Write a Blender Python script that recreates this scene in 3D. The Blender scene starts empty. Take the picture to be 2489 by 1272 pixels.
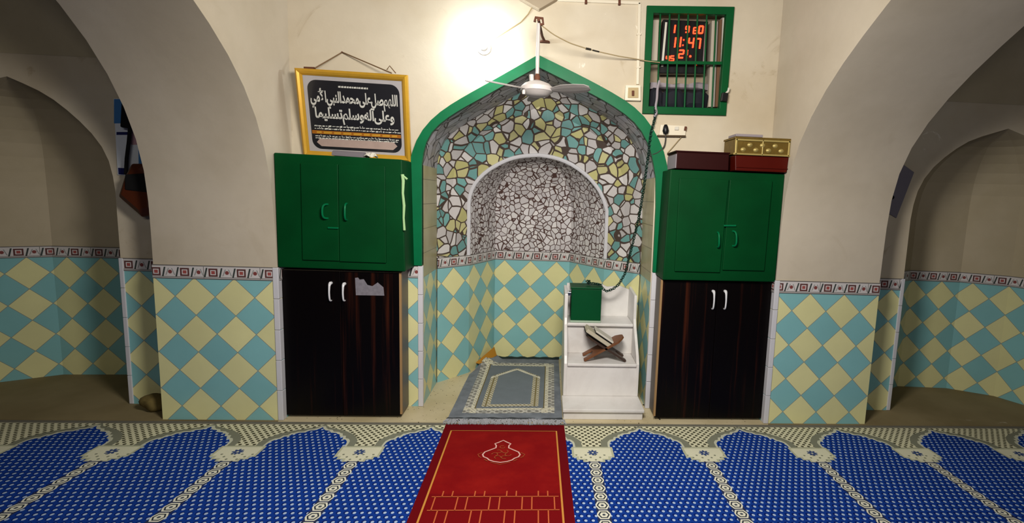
import bpy, bmesh, math, random
from mathutils import Vector, Matrix
from mathutils.geometry import tessellate_polygon
from mathutils import noise as mnoise
random.seed(7)
COL = bpy.context.scene.collection
SC = bpy.context.scene

# ------------------------------------------------------------------ camera
F, YAW, PITCH, ROLL = 1244.740174, -0.067953, -0.124919, -0.036237
CAM = Vector((0.077399, -2.934523, 1.342969)); PX, PY = 1407.028627, 636.0
def _rot():
    Y = Matrix.Rotation(YAW, 3, 'Z'); X = Matrix.Rotation(PITCH, 3, 'X'); O = Matrix.Rotation(ROLL, 3, 'Y')
    return Y @ X @ O
ROT = _rot()
cd = bpy.data.cameras.new('camera'); cam = bpy.data.objects.new('camera', cd); COL.objects.link(cam)
right, fwd, up = ROT.col[0], ROT.col[1], ROT.col[2]
cam.matrix_world = Matrix(((right.x, up.x, -fwd.x, CAM.x), (right.y, up.y, -fwd.y, CAM.y), (right.z, up.z, -fwd.z, CAM.z), (0, 0, 0, 1)))
cd.sensor_width = 36; cd.lens = 36 * F / 2489; cd.shift_x = -(PX - 1244.5) / 2489; cd.shift_y = 0
cd.clip_start = .05
SC.camera = cam
def at(u, v, val, axis=1):
    """the point seen at pixel u, v on the plane y = val (axis 1), x = val (0) or z = val (2)"""
    d = ROT @ Vector(((u - PX) / F, 1, -(v - PY) / F))
    return CAM + d * ((val - CAM[axis]) / d[axis])

# ------------------------------------------------------------------ node helpers
def lin(c):
    if isinstance(c, str):
        c = [int(c[i:i + 2], 16) for i in (0, 2, 4)]
    return tuple(((x / 255) / 12.92 if x / 255 <= .04045 else ((x / 255 + .055) / 1.055) ** 2.4) for x in c[:3]) + (1,)
class V:
    def __init__(s, g, k): s.g, s.k = g, k
    def _n(s, op, *a):
        n = s.g.nt.nodes.new('ShaderNodeMath'); n.operation = op
        for i, x in enumerate((s,) + a):
            x = x.k if isinstance(x, V) else x
            if isinstance(x, (int, float)): n.inputs[i].default_value = x
            else: s.g.nt.links.new(x, n.inputs[i])
        return V(s.g, n.outputs[0])
    def __add__(s, o): return s._n('ADD', o)
    __radd__ = __add__
    def __sub__(s, o): return s._n('SUBTRACT', o)
    def __rsub__(s, o): return (s * -1) + o
    def __mul__(s, o): return s._n('MULTIPLY', o)
    __rmul__ = __mul__
    def __truediv__(s, o): return s._n('DIVIDE', o)
    def __lt__(s, o): return s._n('LESS_THAN', o)
    def __gt__(s, o): return s._n('GREATER_THAN', o)
    def __and__(s, o): return s._n('MULTIPLY', o)
    def __or__(s, o): return s._n('MAXIMUM', o)
    def no(s): return (s * -1) + 1
    def abs(s): return s._n('ABSOLUTE')
    def fract(s): return s._n('FRACT')
    def floor(s): return s._n('FLOOR')
    def mod(s, m): return s._n('FLOORED_MODULO', m)
    def min(s, o): return s._n('MINIMUM', o)
    def max(s, o): return s._n('MAXIMUM', o)
    def sqrt(s): return s._n('SQRT')
    def cos(s): return s._n('COSINE')
    def sin(s): return s._n('SINE')
    def atan2(s, o): return s._n('ARCTAN2', o)
    def wrap(s, lo, hi): return s._n('WRAP', hi, lo)
    def clamp(s):
        r = s._n('ADD', 0.0); r.k.node.use_clamp = True; return r
    def sm(s, a, b):
        n = s.g.nt.nodes.new('ShaderNodeMapRange'); n.interpolation_type = 'SMOOTHSTEP'
        s.g.nt.links.new(s.k, n.inputs[0]); n.inputs[1].default_value = a; n.inputs[2].default_value = b
        return V(s.g, n.outputs[0])
class G:
    """one material being wired"""
    def __init__(s, name, rough=.6, spec=.3):
        s.m = bpy.data.materials.new(name); s.m.use_nodes = True; s.nt = s.m.node_tree
        s.b = s.nt.nodes['Principled BSDF']; s.b.inputs['Roughness'].default_value = rough
        s.b.inputs['Specular IOR Level'].default_value = spec
        s._uv = None
    def uv(s):
        n = s.nt.nodes.new('ShaderNodeUVMap'); x = s.nt.nodes.new('ShaderNodeSeparateXYZ'); s.nt.links.new(n.outputs[0], x.inputs[0])
        s._uv = n.outputs[0]
        return V(s, x.outputs[0]), V(s, x.outputs[1])
    def objco(s):
        n = s.nt.nodes.new('ShaderNodeNewGeometry'); return n.outputs['Position']
    def vec(s, x, y, z=0.0):
        n = s.nt.nodes.new('ShaderNodeCombineXYZ')
        for i, q in enumerate((x, y, z)):
            if isinstance(q, V): s.nt.links.new(q.k, n.inputs[i])
            else: n.inputs[i].default_value = q
        return n.outputs[0]
    def noise(s, scale, detail=3, rough=.5, vec=None, dist=0):
        n = s.nt.nodes.new('ShaderNodeTexNoise'); n.inputs['Scale'].default_value = scale; n.inputs['Detail'].default_value = detail
        n.inputs['Roughness'].default_value = rough; n.inputs['Distortion'].default_value = dist
        s.nt.links.new(vec if vec is not None else s.objco(), n.inputs['Vector'])
        return V(s, n.outputs[0])
    def voro(s, scale, feature='F1', vec=None, rnd=1.0, dim='2D'):
        n = s.nt.nodes.new('ShaderNodeTexVoronoi'); n.voronoi_dimensions = dim; n.feature = feature
        n.inputs['Scale'].default_value = scale; n.inputs['Randomness'].default_value = rnd
        s.nt.links.new(vec, n.inputs['Vector']); return n
    def mix(s, f, a, b):
        n = s.nt.nodes.new('ShaderNodeMix'); n.data_type = 'RGBA'
        def put(x, i):
            if isinstance(x, V): s.nt.links.new(x.k, n.inputs[i])
            elif isinstance(x, (int, float)): n.inputs[i].default_value = x
            elif isinstance(x, (str, tuple, list)): n.inputs[i].default_value = lin(x)
            else: s.nt.links.new(x, n.inputs[i])
        put(f, 0); put(a, 6); put(b, 7)
        return n.outputs[2]
    def scale(s, col, v):
        n = s.nt.nodes.new('ShaderNodeMix'); n.data_type = 'RGBA'; n.blend_type = 'MULTIPLY'; n.inputs[0].default_value = 1
        s.nt.links.new(col, n.inputs[6]); c = s.nt.nodes.new('ShaderNodeCombineColor')
        for i in range(3): s.nt.links.new(v.k, c.inputs[i])
        s.nt.links.new(c.outputs[0], n.inputs[7]); return n.outputs[2]
    def curve(s, x, pts):
        n = s.nt.nodes.new('ShaderNodeFloatCurve'); c = n.mapping.curves[0]
        while len(c.points) < len(pts): c.points.new(.5, .5)
        for p, (a, b) in zip(c.points, pts): p.location = (a, b); p.handle_type = 'VECTOR'
        n.mapping.update(); s.nt.links.new(x.k, n.inputs[1]); return V(s, n.outputs[0])
    def color(s, c):
        if isinstance(c, (str, tuple, list)): s.b.inputs['Base Color'].default_value = lin(c)
        else: s.nt.links.new(c, s.b.inputs['Base Color'])
        return s
    def rough(s, v): s.nt.links.new(v.k, s.b.inputs['Roughness']); return s
    def bump(s, h, strength=.3, dist=.005):
        n = s.nt.nodes.new('ShaderNodeBump'); n.inputs['Strength'].default_value = strength; n.inputs['Distance'].default_value = dist
        s.nt.links.new(h.k, n.inputs['Height']); s.nt.links.new(n.outputs[0], s.b.inputs['Normal']); return s
def flat(name, c, rough=.6, spec=.3, metal=0, var=0, vscale=8, bump=0):
    g = G(name, rough, spec); g.b.inputs['Metallic'].default_value = metal
    if var:
        n = g.noise(vscale, 4); g.color(g.scale(g.mix(0, c, c), (n - .5) * (2 * var) + 1))
        if bump: g.bump(n, bump, .004)
    else: g.color(c)
    return g.m
def glow(name, c, s):
    g = G(name); g.color((0, 0, 0)); g.b.inputs['Emission Color'].default_value = lin(c); g.b.inputs['Emission Strength'].default_value = s
    return g.m

# ------------------------------------------------------------------ materials
YEL, TEAL, WHT = 'dad69e', '82b8ba', 'cfcac6'
def mat_diamond():
    g = G('diamond_tiles', .22, .5); u, v = g.uv(); d = .15 * 2 ** .5
    a = (u + v) / d; b = (u - v) / d
    par = (a.floor() + b.floor()).mod(2)
    e = (a.fract() - .5).abs().max((b.fract() - .5).abs()) > .489
    cid = g.vec(a.floor(), b.floor())
    n = g.nt.nodes.new('ShaderNodeTexWhiteNoise'); n.noise_dimensions = '2D'; g.nt.links.new(cid, n.inputs['Vector'])
    c = g.mix(par, TEAL, YEL)
    c = g.scale(c, V(g, n.outputs[0]) * .1 + .93)
    dirt = g.noise(3.5, 5, .6); c = g.scale(c, (dirt - .5) * .22 + 1)
    g.color(g.mix(e, c, '8a8f86')); g.bump(e.no(), .25, .002)
    return g.m
def mat_border():
    g = G('border_tiles', .25, .5); u, v = g.uv(); p = .15; h = .078
    x = (u / p).fract(); t = v / h          # t 0..1 over the band
    line = (t < .07) | (t > .93) | ((t - .14).abs() < .025)
    def stroke(x0): return ((x - x0 - (t - .5) * .12).abs() < .03) & ((t - .5).abs() < .34)
    st = stroke(.07) | stroke(.60)
    bx = (x - .33).abs() / .16; bt = (t - .5).abs() / .3
    r = bx.max(bt)
    rose = (r < 1.0) & (r > .62); core = r < .4
    dot = (((x - .82) * 2.0)._n('POWER', 2.0) + (t - .5)._n('POWER', 2.0)).sqrt() < .14
    leaf = ((x - .72 - (t - .5) * .2).abs() < .018) | ((x - .93 + (t - .5) * .2).abs() < .018)
    c = g.mix(0, 'c9c4c2', 'c9c4c2')
    c = g.mix(leaf & ((t - .5).abs() < .25), c, '8d8f8c'); c = g.mix(line, c, '6e6a66'); c = g.mix(st, c, '3c4340')
    c = g.mix(rose, c, '5c3a38'); c = g.mix(core, c, '9a4f4b'); c = g.mix(dot, c, '7d4340')
    jt = ((u / .3).fract() - .5).abs() > .494
    g.color(g.mix(jt, c, '77736f')); return g.m
def mat_mosaic(name, cols, scale, joint, jw=.045):
    g = G(name, .3, .45)
    nz = g.nt.nodes.new('ShaderNodeTexNoise'); nz.inputs['Scale'].default_value = 5; nz.inputs['Detail'].default_value = 1
    g.nt.links.new(g.objco(), nz.inputs['Vector'])
    ad = g.nt.nodes.new('ShaderNodeVectorMath'); ad.operation = 'MULTIPLY_ADD'
    g.nt.links.new(nz.outputs['Color'], ad.inputs[0]); ad.inputs[1].default_value = (.07, .07, .07); g.nt.links.new(g.objco(), ad.inputs[2])
    vv = ad.outputs[0]
    e = g.voro(scale, 'DISTANCE_TO_EDGE', vv, 1, '3D'); f = g.voro(scale, 'F1', vv, 1, '3D')
    s = g.nt.nodes.new('ShaderNodeSeparateColor'); g.nt.links.new(f.outputs['Color'], s.inputs[0])
    r, gg, bb = (V(g, s.outputs[i]) for i in range(3))
    c = g.mix(0, cols[0], cols[0])
    k = len(cols)
    for i in range(1, k): c = g.mix(r > i / k, c, cols[i])
    c = g.scale(c, gg * .22 + .84)
    ed = V(g, e.outputs['Distance'])
    thr = bb * (jw * .5) + jw * .8
    m = (ed - thr).sm(-.008, .012)
    g.color(g.mix(m, joint, c)); g.bump(m, .5, .004)
    g.rough(m * -.5 + .8)
    return g.m
def mat_plaster(name, c, c2, stain=0.0, bump=.25):
    g = G(name, .75, .2); n1 = g.noise(1.3, 4, .55); n2 = g.noise(14, 4, .6); n3 = g.noise(2.6, 6, .62, dist=1.2)
    col = g.mix(n1.sm(.35, .7), c, c2)
    col = g.mix(n3.sm(.6, .72) * stain, col, '8f7a58')
    fl = g.noise(6.5, 5, .65, dist=.8); col = g.mix(fl.sm(.68, .72) * min(1, stain * 1.4), col, 'd9d2c2')
    g.color(g.scale(col, (n2 - .5) * .1 + 1)); g.bump(n2 + n3 * .8, bump, .006); return g.m
def mat_wood_dark():
    g = G('dark_laminate', .38, .16); u, v = g.uv()
    n = g.noise(1, 4, .6, g.vec(u * 34, v * .9)); n2 = g.noise(1, 3, .6, g.vec(u * 9, v * .35))
    k = (n * n2 * 2.0).sm(.55, .95)
    g.color(g.mix(k, '050202', '38170a')); return g.m
def mat_marble(name, c, c2):
    g = G(name, .35, .4); n = g.noise(2.2, 6, .6, dist=1.5); n2 = g.noise(18, 4, .6)
    g.color(g.scale(g.mix(n.sm(.4, .7), c, c2), (n2 - .5) * .12 + 1)); return g.m
def mat_floor():
    g = G('speckled_stone', .45, .35); n = g.noise(2.5, 5); p = g.objco()
    vo = g.voro(55, 'F1', p, 1, '3D'); d = V(g, vo.outputs['Distance'])
    c = g.mix(n.sm(.35, .7), 'cdbf9c', 'b9aa84'); c = g.mix((d < .22) & (g.noise(30, 2) > .56), c, '5f5236')
    g.color(c); return g.m
def dots(u, v, du, dv, ru, rv):
    """staggered lattice of oval dots"""
    def one(ou, ov):
        a = ((u / du + ou).fract() - .5) * du / ru; b = ((v / dv + ov).fract() - .5) * dv / rv
        return (a * a + b * b) < 1.0
    return one(0, 0) | one(.5, .5)
def mat_carpet():
    g = G('carpet_pile', .95, .05); u, v = g.uv(); P = .609
    su = (u - .365).wrap(-P / 2, P / 2); s = su.abs(); a = (s * -1) + P / 2
    nrm = lambda pts: [(x / .3045, y / .4) for x, y in pts]
    AR = nrm([(0, .063), (.012, .085), (.03, .103), (.055, .108), (.07, .131), (.1, .134), (.115, .148), (.128, .152), (.137, .179), (.156, .18), (.164, .208), (.184, .215), (.199, .24), (.203, .27), (.206, .4), (.3045, .4)])
    GR = nrm([(0, .025), (.03, .062), (.08, .082), (.15, .113), (.2, .15), (.23, .19), (.25, .225), (.252, .3), (.3045, .3)])
    arch = g.curve(a / .3045, AR) * .4; garch = g.curve(a / .3045, GR) * .4
    arch2 = g.curve(((a - .011) / .3045).max(0.0), AR) * .4 - .012
    top = v < .297
    cap = (v > .288) & (v < .448) & (s < (((v > .40) * -.022) + ((v > .425) * -.033) + .112))
    capi = (v > .3) & (v < .44) & (s < (((v > .39) * -.022) + ((v > .415) * -.033) + .1))
    strip = (v > .44) & (s < .03)
    blue = (v > arch).max(v > .297) & cap.no() & strip.no()
    edge = (v > arch2) & blue.no() & top
    grey = ((v > garch) | (v > .284)) & top & blue.no() & edge.no()
    pile = g.noise(260, 2, .6, g.vec(u, v)); wear = g.noise(2.3, 4, .55, g.vec(u, v))
    cb = g.mix(dots(u, v, .0315, .062, .0068, .0078), '12388e', 'a9bad6')
    rim = g.mix(dots(u + .004, v + .003, .0315, .062, .0098, .011), cb, '0c2064')
    cb = g.mix(dots(u, v, .0315, .062, .0068, .0078), rim, 'a9bcd8')
    cc = g.mix(dots(u, v, .036, .042, .0085, .0085), 'd5d2b3', '3f3e2e')
    ccap = g.mix(dots(u, v, .05, .05, .006, .007) & (v > .37), 'd6d4ba', '7c7f6c')
    r = (su * su + (v - .35) * (v - .35)).sqrt(); ang = su.atan2(v - .35)
    fl = (r < ((ang * 4.0).cos().abs() * .014 + .016)) & (r > .006)
    ccap = g.mix(fl, ccap, '3b4c77')
    q = (((v - .448) / .068).fract() - .5).abs() * .068
    hx = (q / .027).max((s + q * .5) / .03)
    cs = g.mix((hx > .62) & (hx < .84), 'dcdac8', '2c323c'); cs = g.mix((hx < .25), cs, '4a505a'); cs = g.mix(hx > 1.12, cs, '2c3350')
    c = g.mix(grey, cc, '7f8170'); c = g.mix(edge, c, 'c4c5b0'); c = g.mix(blue, c, cb)
    c = g.mix(cap, c, 'b5b69a'); c = g.mix(capi, c, ccap); c = g.mix(strip, c, cs)
    g.color(g.scale(c, (pile - .5) * .3 + (wear - .5) * .35 + 1)); g.bump(pile, .3, .003); return g.m
def mat_red():
    g = G('red_velour', .9, .1); u, v = g.uv()      # u 0..0.69 across, v from the head end
    n = g.noise(5, 4, .6, g.vec(u, v)); p = g.noise(300, 2, .5, g.vec(u, v))
    c = g.mix(n.sm(.35, .7), '7d070b', '8c120f')
    bd = (u < .045) | (u > .645) | (v < .092)
    c = g.mix(bd, c, '66020c')
    brick = v > .715
    c = g.mix(brick & (u > .05) & (u < .64), c, '74060c')
    g.color(g.scale(c, (p - .5) * .35 + 1)); g.bump(p, .25, .002); return g.m
def mat_greyrug():
    g = G('grey_rug_pile', .9, .05); u, v = g.uv()   # u from the middle, v from the foot end
    a = u.abs(); n = g.noise(9, 4, .6, g.vec(u, v)); p = g.noise(240, 2, .5, g.vec(u, v))
    fld = (a < .283) & (v > .1) & (v < 1.055)
    inn = (a < .212) & (v > .175) & (v < .985)
    bl = g.noise(28, 3, .6, g.vec(u, v)); c = g.mix(n.sm(.3, .7), '6c7178', '7d838a')
    orn = dots(u, v, .05, .05, .011, .012)
    cb = g.mix(bl.sm(.42, .6), 'c0bdb2', '96958f'); cb = g.mix(orn, cb, '7f7c74'); edge = dots(u, v, .024, .032, .008, .01)
    cb = g.mix((((a - .222).abs() < .02) & edge) | ((((v - .165).abs() < .018) | ((v - .995).abs() < .018)) & edge), cb, 'd6d0b8')
    c = g.mix(fld, c, cb)
    c = g.mix(((a - .212).abs() < .007) & (v > .17) & (v < .99), c, '6f6443')
    c = g.mix(inn, c, '70777d')
    # pointed niche: roof line
    roof = (a * -1.02) + .93
    w = roof - v
    arch = inn & (w > 0) & (a < .18) & (v > .2)
    cw = g.mix(dots(u, v, .026, .034, .008, .009), 'cfcab6', '83795a')
    c = g.mix(arch, c, cw)
    c = g.mix(((a - .155).abs() < .005) & arch, c, '7d724f')
    lace = ((w - .03).abs() < .014) & arch & dots(u, v, .02, .02, .008, .008); c = g.mix(lace, c, 'dad5c4')
    core = (a < .128) & (w > .05) & (v > .235)
    c = g.mix(core, c, '727a80')
    g.color(g.scale(c, (n - .5) * .3 + (p - .5) * .3 + 1)); g.bump(p, .3, .003); return g.m
M = dict(
    diamond=mat_diamond(), border=mat_border(),
    mosaic=mat_mosaic('broken_tile_mosaic', ['c4bfbd', 'cfcbc8', 'b8b3b2', '6f9f9b', '679491', 'b5b077', 'bdb885'], 15, '43352d', .058),
    mosaic_w=mat_mosaic('white_tile_mosaic', ['cdc9c9', 'c2bdbd', 'd4d0ce'], 24, '4b332d', .06),
    soffit=mat_mosaic('grey_marble_chips', ['a19ea6', 'adaab2', 'bbb8c2', '948f93'], 9.5, '4d4846', .03),
    jamb=None, plaster=mat_plaster('cream_plaster', 'c6bba6', 'b9ab92', .6, .2), plaster_p=mat_plaster('pale_plaster', 'c2b7a4', 'b6aa95', .1, .12), hall=mat_plaster('darkened_hall_plaster', '5e5547', '50483b', .1, .1),  # hall plaster of the unseen walls is darkened to hold back bounced light
    plaster_n=mat_plaster('niche_plaster', 'b7aa90', 'aa9d80', .1, .15),
    green=flat('green_gloss_paint', '00623a', .42, .16, 0, .22, 9, .2), green_w=flat('window_green_paint', '004a22', .48, .14, 0, .25, 9, .2), green_d=flat('green_cupboard_paint', '003a18', .5, .1, 0, .35, 5, .15),
    wood=mat_wood_dark(), edge=flat('wood_edging', '9a7a52', .6), side=flat('brown_grey_laminate', '5c5248', .45, .4, 0, .15, 5),
    steel=flat('chrome', 'd8d8d8', .18, .5, 1), white=flat('white_tile_trim', 'c9c8cc', .3, .5, 0, .06, 6),
    marble=mat_marble('white_marble', 'dcd9d5', 'cfcac5'), floor=mat_floor(), sub=flat('screed', '6d675a', .9),
    carpet=mat_carpet(), red=mat_red(), grug=mat_greyrug(), gold_thread=flat('gold_thread', 'c98a3a', .7), pink_thread=flat('pink_thread', 'dca9a0', .7), rust_thread=flat('rust_thread', '9c4420', .8), brick_thread=flat('orange_thread', 'c06030', .8),
    fringe=flat('grey_fringe', '9a9ca0', .9, .1, 0, .2, 30), black=flat('black_plastic', '0c0c0e', .4), rope=flat('cord', '6a5238', .8),
    gold=flat('gold_moulding', 'c99a2e', .35, .5, .35, .12, 20), matte=flat('silver_mount', 'a9a5a6', .4, .4, 0, .12, 10), ink=flat('black_print', '1b1b20', .35, .4),
    silver=flat('silver_letter', 'c3c2ba', .4, .5), brass=flat('brass', '6a5420', .5, .3, .35, .35, 30, .5), brass_hi=flat('brass_rim', 'a89558', .45, .4, .4),
    redbox=flat('dark_red_varnish', '480c04', .42, .16, 0, .2, 6), redbox2=flat('maroon_varnish', '280706', .5, .12, 0, .15, 6), fanw=flat('fan_enamel', 'b8b1ac', .4, .4), blade=flat('fan_blade', '8e8884', .5, .35), rust=flat('rust', '5a3524', .8),
    wire=flat('cable_cream', '9c8a66', .6), wire_d=flat('cable_dark', '2c2822', .6), pvc=flat('pvc', 'd6ccb6', .5), chain=flat('green_iron', '12352a', .45, .5, .5),
    boxg=flat('donation_box_paint', '004422', .42, .15, 0, .2, 6), walnut=flat('stand_wood', '6e4325', .5, .4, 0, .25, 12), walnut_d=flat('dark_stand_wood', '3a2a20', .5, .4), paper=flat('paper', 'c8c3b6', .7), page=flat('page_edges', 'b8b09a', .8, .2, 0, .1, 60),
    paper_g=flat('grey_paper', '8d8489', .6), blue=flat('blue_print', '3d71a8', .6), navy=flat('navy_print', '1a1f55', .6), pink=flat('pink_print', 'b48c95', .6), leather=flat('brown_leather', '4a1f0a', .5, .4, 0, .2, 12), cloth_k=flat('black_cloth', '0a0909', .9),
    stone=flat('brown_stone', '6a5c34', .9, .2, 0, .3, 25, .5), ribbon=flat('pale_green_ribbon', '9cbf88', .7), orange=flat('ochre_backing', 'b07a24', .85), books=flat('file_paper', 'b5ab9a', .7), brownb=flat('brown_cover', '6a4c34', .7), bag=flat('dark_bundle', '161820', .8), recess=flat('recess_plaster', 'a2937c', .8, .2, 0, .15, 5),
    dark_hole=flat('dark_recess', '0d0c0b', .9), red_led=glow('red_led', 'ff2a12', 9), bulb=None,
)
def mat_jamb():
    g = G('jamb_tiles', .35, .45); u, v = g.uv()
    j = ((v / .15).fract() - .5).abs() > .485; n = g.noise(4, 4)
    c = g.mix(n.sm(.35, .65), 'b3ad86', 'a49a70'); g.color(g.mix(j, c, '77704f')); return g.m
M['jamb'] = mat_jamb()
def mat_glass():
    m = bpy.data.materials.new('picture_glass'); m.use_nodes = True; nt = m.node_tree; nt.nodes.clear()
    o = nt.nodes.new('ShaderNodeOutputMaterial'); t = nt.nodes.new('ShaderNodeBsdfTransparent'); gl = nt.nodes.new('ShaderNodeBsdfGlossy'); gl.inputs['Roughness'].default_value = .12
    f = nt.nodes.new('ShaderNodeFresnel'); f.inputs[0].default_value = 1.45; mx = nt.nodes.new('ShaderNodeMixShader')
    nt.links.new(f.outputs[0], mx.inputs[0]); nt.links.new(t.outputs[0], mx.inputs[1]); nt.links.new(gl.outputs[0], mx.inputs[2]); nt.links.new(mx.outputs[0], o.inputs[0]); return m
M['glass'] = mat_glass()

# ------------------------------------------------------------------ mesh helpers
ORIG = {}
def tag(o, label=None, cat=None, group=None, kind=None):
    for k, v in (('label', label), ('category', cat), ('group', group), ('kind', kind)):
        if v: o[k] = v
    return o
def empty(name, loc, label, cat, group=None, kind=None):
    o = bpy.data.objects.new(name, None); COL.objects.link(o); o.location = loc; o.empty_display_size = .05; ORIG[o] = Vector(loc)
    return tag(o, label, cat, group, kind)
class MB:
    def __init__(s, frame=None):
        s.v, s.f, s.mi, s.uv = [], [], [], []; s.fr = frame; s.c = 0
    def _p(s, p):
        p = Vector(p); return s.fr @ p if s.fr else p
    def mat(s, i): s.c = i; return s
    def face(s, pts, uv=None):
        n = len(s.v); s.v += [s._p(p) for p in pts]; s.f.append(tuple(range(n, n + len(pts)))); s.mi.append(s.c); s.uv.append(uv)
    def box(s, x0, x1, y0, y1, z0, z1):
        n = len(s.v)
        s.v += [s._p(p) for p in ((x0, y0, z0), (x1, y0, z0), (x1, y1, z0), (x0, y1, z0), (x0, y0, z1), (x1, y0, z1), (x1, y1, z1), (x0, y1, z1))]
        for q in ((0, 3, 2, 1), (4, 5, 6, 7), (0, 1, 5, 4), (1, 2, 6, 5), (2, 3, 7, 6), (3, 0, 4, 7)):
            s.f.append(tuple(n + i for i in q)); s.mi.append(s.c); s.uv.append(None)
        return s
    def hexa(s, p):
        """eight corners: four of the front (bl br tr tl), then four of the back"""
        n = len(s.v); s.v += [s._p(q) for q in p]
        for q in ((0, 1, 2, 3), (5, 4, 7, 6), (4, 0, 3, 7), (1, 5, 6, 2), (3, 2, 6, 7), (4, 5, 1, 0)):
            s.f.append(tuple(n + i for i in q)); s.mi.append(s.c); s.uv.append(None)
        return s
    def grid(s, rows, uvrows=None, close=False):
        n = len(s.v); w = len(rows[0])
        for r in rows: s.v += [s._p(p) for p in r]
        for i in range(len(rows) - 1):
            for j in range(w - (0 if close else 1)):
                k = (j + 1) % w
                s.f.append((n + i * w + j, n + i * w + k, n + (i + 1) * w + k, n + (i + 1) * w + j)); s.mi.append(s.c)
                s.uv.append([uvrows[i][j], uvrows[i][k], uvrows[i + 1][k], uvrows[i + 1][j]] if uvrows else None)
        return s
    def prism(s, poly, axis, a, b):
        """poly in the two other axes, extruded from a to b along axis"""
        def P3(p, t):
            q = list(p); q.insert(axis, t); return q
        tri = tessellate_polygon([[Vector((p[0], p[1], 0)) for p in poly]])
        for t, fl in ((a, 0), (b, 1)):
            for tr in tri:
                s.face([P3(poly[i], t) for i in (tr if fl else tr[::-1])])
        m = len(poly)
        for i in range(m):
            j = (i + 1) % m
            s.face([P3(poly[i], a), P3(poly[j], a), P3(poly[j], b), P3(poly[i], b)])
        return s
    def tube(s, pts, r, n=8, cap=True):
        pts = [Vector(p) for p in pts]; rows = []; pv = None
        for i, p in enumerate(pts):
            d = (pts[min(i + 1, len(pts) - 1)] - pts[max(i - 1, 0)]).normalized()
            if pv is None: pv = d.orthogonal().normalized()
            pv = (pv - d * pv.dot(d)).normalized(); w = d.cross(pv)
            rr = r[i] if isinstance(r, (list, tuple)) else r
            rows.append([p + (pv * math.cos(t) + w * math.sin(t)) * rr for t in (2 * math.pi * k / n for k in range(n))])
        s.grid(rows, None, True)
        if cap: s.face(rows[0][::-1]); s.face(rows[-1])
        return s
    def lathe(s, prof, c, n=24):
        rows = [[(c[0] + r * math.cos(t), c[1] + r * math.sin(t), c[2] + z) for t in (2 * math.pi * k / n for k in range(n))] for r, z in prof]
        return s.grid(rows, None, True)
    def strip(s, pts, w, z=0.0, close=False):
        """flat ribbon of width w along a path in the xy plane at height z"""
        pts = [Vector((p[0], p[1])) for p in pts]; m = len(pts); L, R = [], []
        for i, p in enumerate(pts):
            a = pts[(i - 1) % m] if close else pts[max(i - 1, 0)]; b = pts[(i + 1) % m] if close else pts[min(i + 1, m - 1)]
            d = (b - a).normalized(); q = Vector((-d.y, d.x)) * w / 2
            L.append((*(p + q), z)); R.append((*(p - q), z))
        for i in range(m if close else m - 1):
            j = (i + 1) % m; s.face([R[i], R[j], L[j], L[i]])
        return s
    def build(s, name, mats, parent=None, smooth=False, bevel=0, label=None, cat=None, group=None, kind=None, weld=True, base=True):
        if not isinstance(mats, (list, tuple)): mats = [mats]
        if parent is not None: off = ORIG[parent]
        elif base:
            xs, ys, zs = zip(*[tuple(p) for p in s.v]); off = Vector(((min(xs) + max(xs)) / 2, (min(ys) + max(ys)) / 2, min(zs)))
        else: off = Vector((0, 0, 0))
        me = bpy.data.meshes.new(name); me.from_pydata([tuple(p - off) for p in s.v], [], s.f)
        for m in mats: me.materials.append(m)
        ul = me.uv_layers.new(name='UVMap'); k = 0
        for i, p in enumerate(me.polygons):
            p.material_index = s.mi[i]; p.use_smooth = smooth
            u = s.uv[i]
            if u is None:
                n = p.normal; ax = max(range(3), key=lambda q: abs(n[q])); o = [q for q in (0, 1, 2) if q != ax]
                u = [(s.v[j][o[0]], s.v[j][o[1]]) for j in s.f[i]]
            for j, li in enumerate(p.loop_indices): ul.data[li].uv = u[j]
        if weld:
            b = bmesh.new(); b.from_mesh(me); bmesh.ops.remove_doubles(b, verts=b.verts, dist=1e-5)
            bmesh.ops.recalc_face_normals(b, faces=b.faces)
            if smooth:
                for e in b.edges: e.smooth = len(e.link_faces) == 2 and e.calc_face_angle(9) < .6
            b.to_mesh(me); b.free()
        o = bpy.data.objects.new(name, me); COL.objects.link(o); ORIG[o] = off
        if parent is not None: o.parent = parent
        else: o.location = off
        if bevel:
            mo = o.modifiers.new('bevel', 'BEVEL'); mo.width = bevel; mo.segments = 2; mo.limit_method = 'ANGLE'; mo.angle_limit = .6
        return tag(o, label, cat, group, kind)
def poly2(x0, n): return [x0 + i for i in range(n)]
def resample(pts, n):
    pts = [Vector(p) for p in pts]; L = [0]
    for a, b in zip(pts, pts[1:]): L.append(L[-1] + (b - a).length)
    out = []
    for k in range(n):
        t = L[-1] * k / (n - 1); i = 0
        while i < len(L) - 2 and L[i + 1] < t: i += 1
        f = (t - L[i]) / max(1e-9, L[i + 1] - L[i]); out.append(pts[i].lerp(pts[i + 1], f))
    return out
def smooth_path(pts, n, it=2):
    p = resample(pts, n)
    for _ in range(it): p = [p[0]] + [(p[i - 1] + p[i] * 2 + p[i + 1]) / 4 for i in range(1, n - 1)] + [p[-1]]
    return p
def arc(cx, cy, r, a0, a1, n): return [(cx + r * math.cos(math.radians(a0 + (a1 - a0) * i / (n - 1))), cy + r * math.sin(math.radians(a0 + (a1 - a0) * i / (n - 1)))) for i in range(n)]

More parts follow.
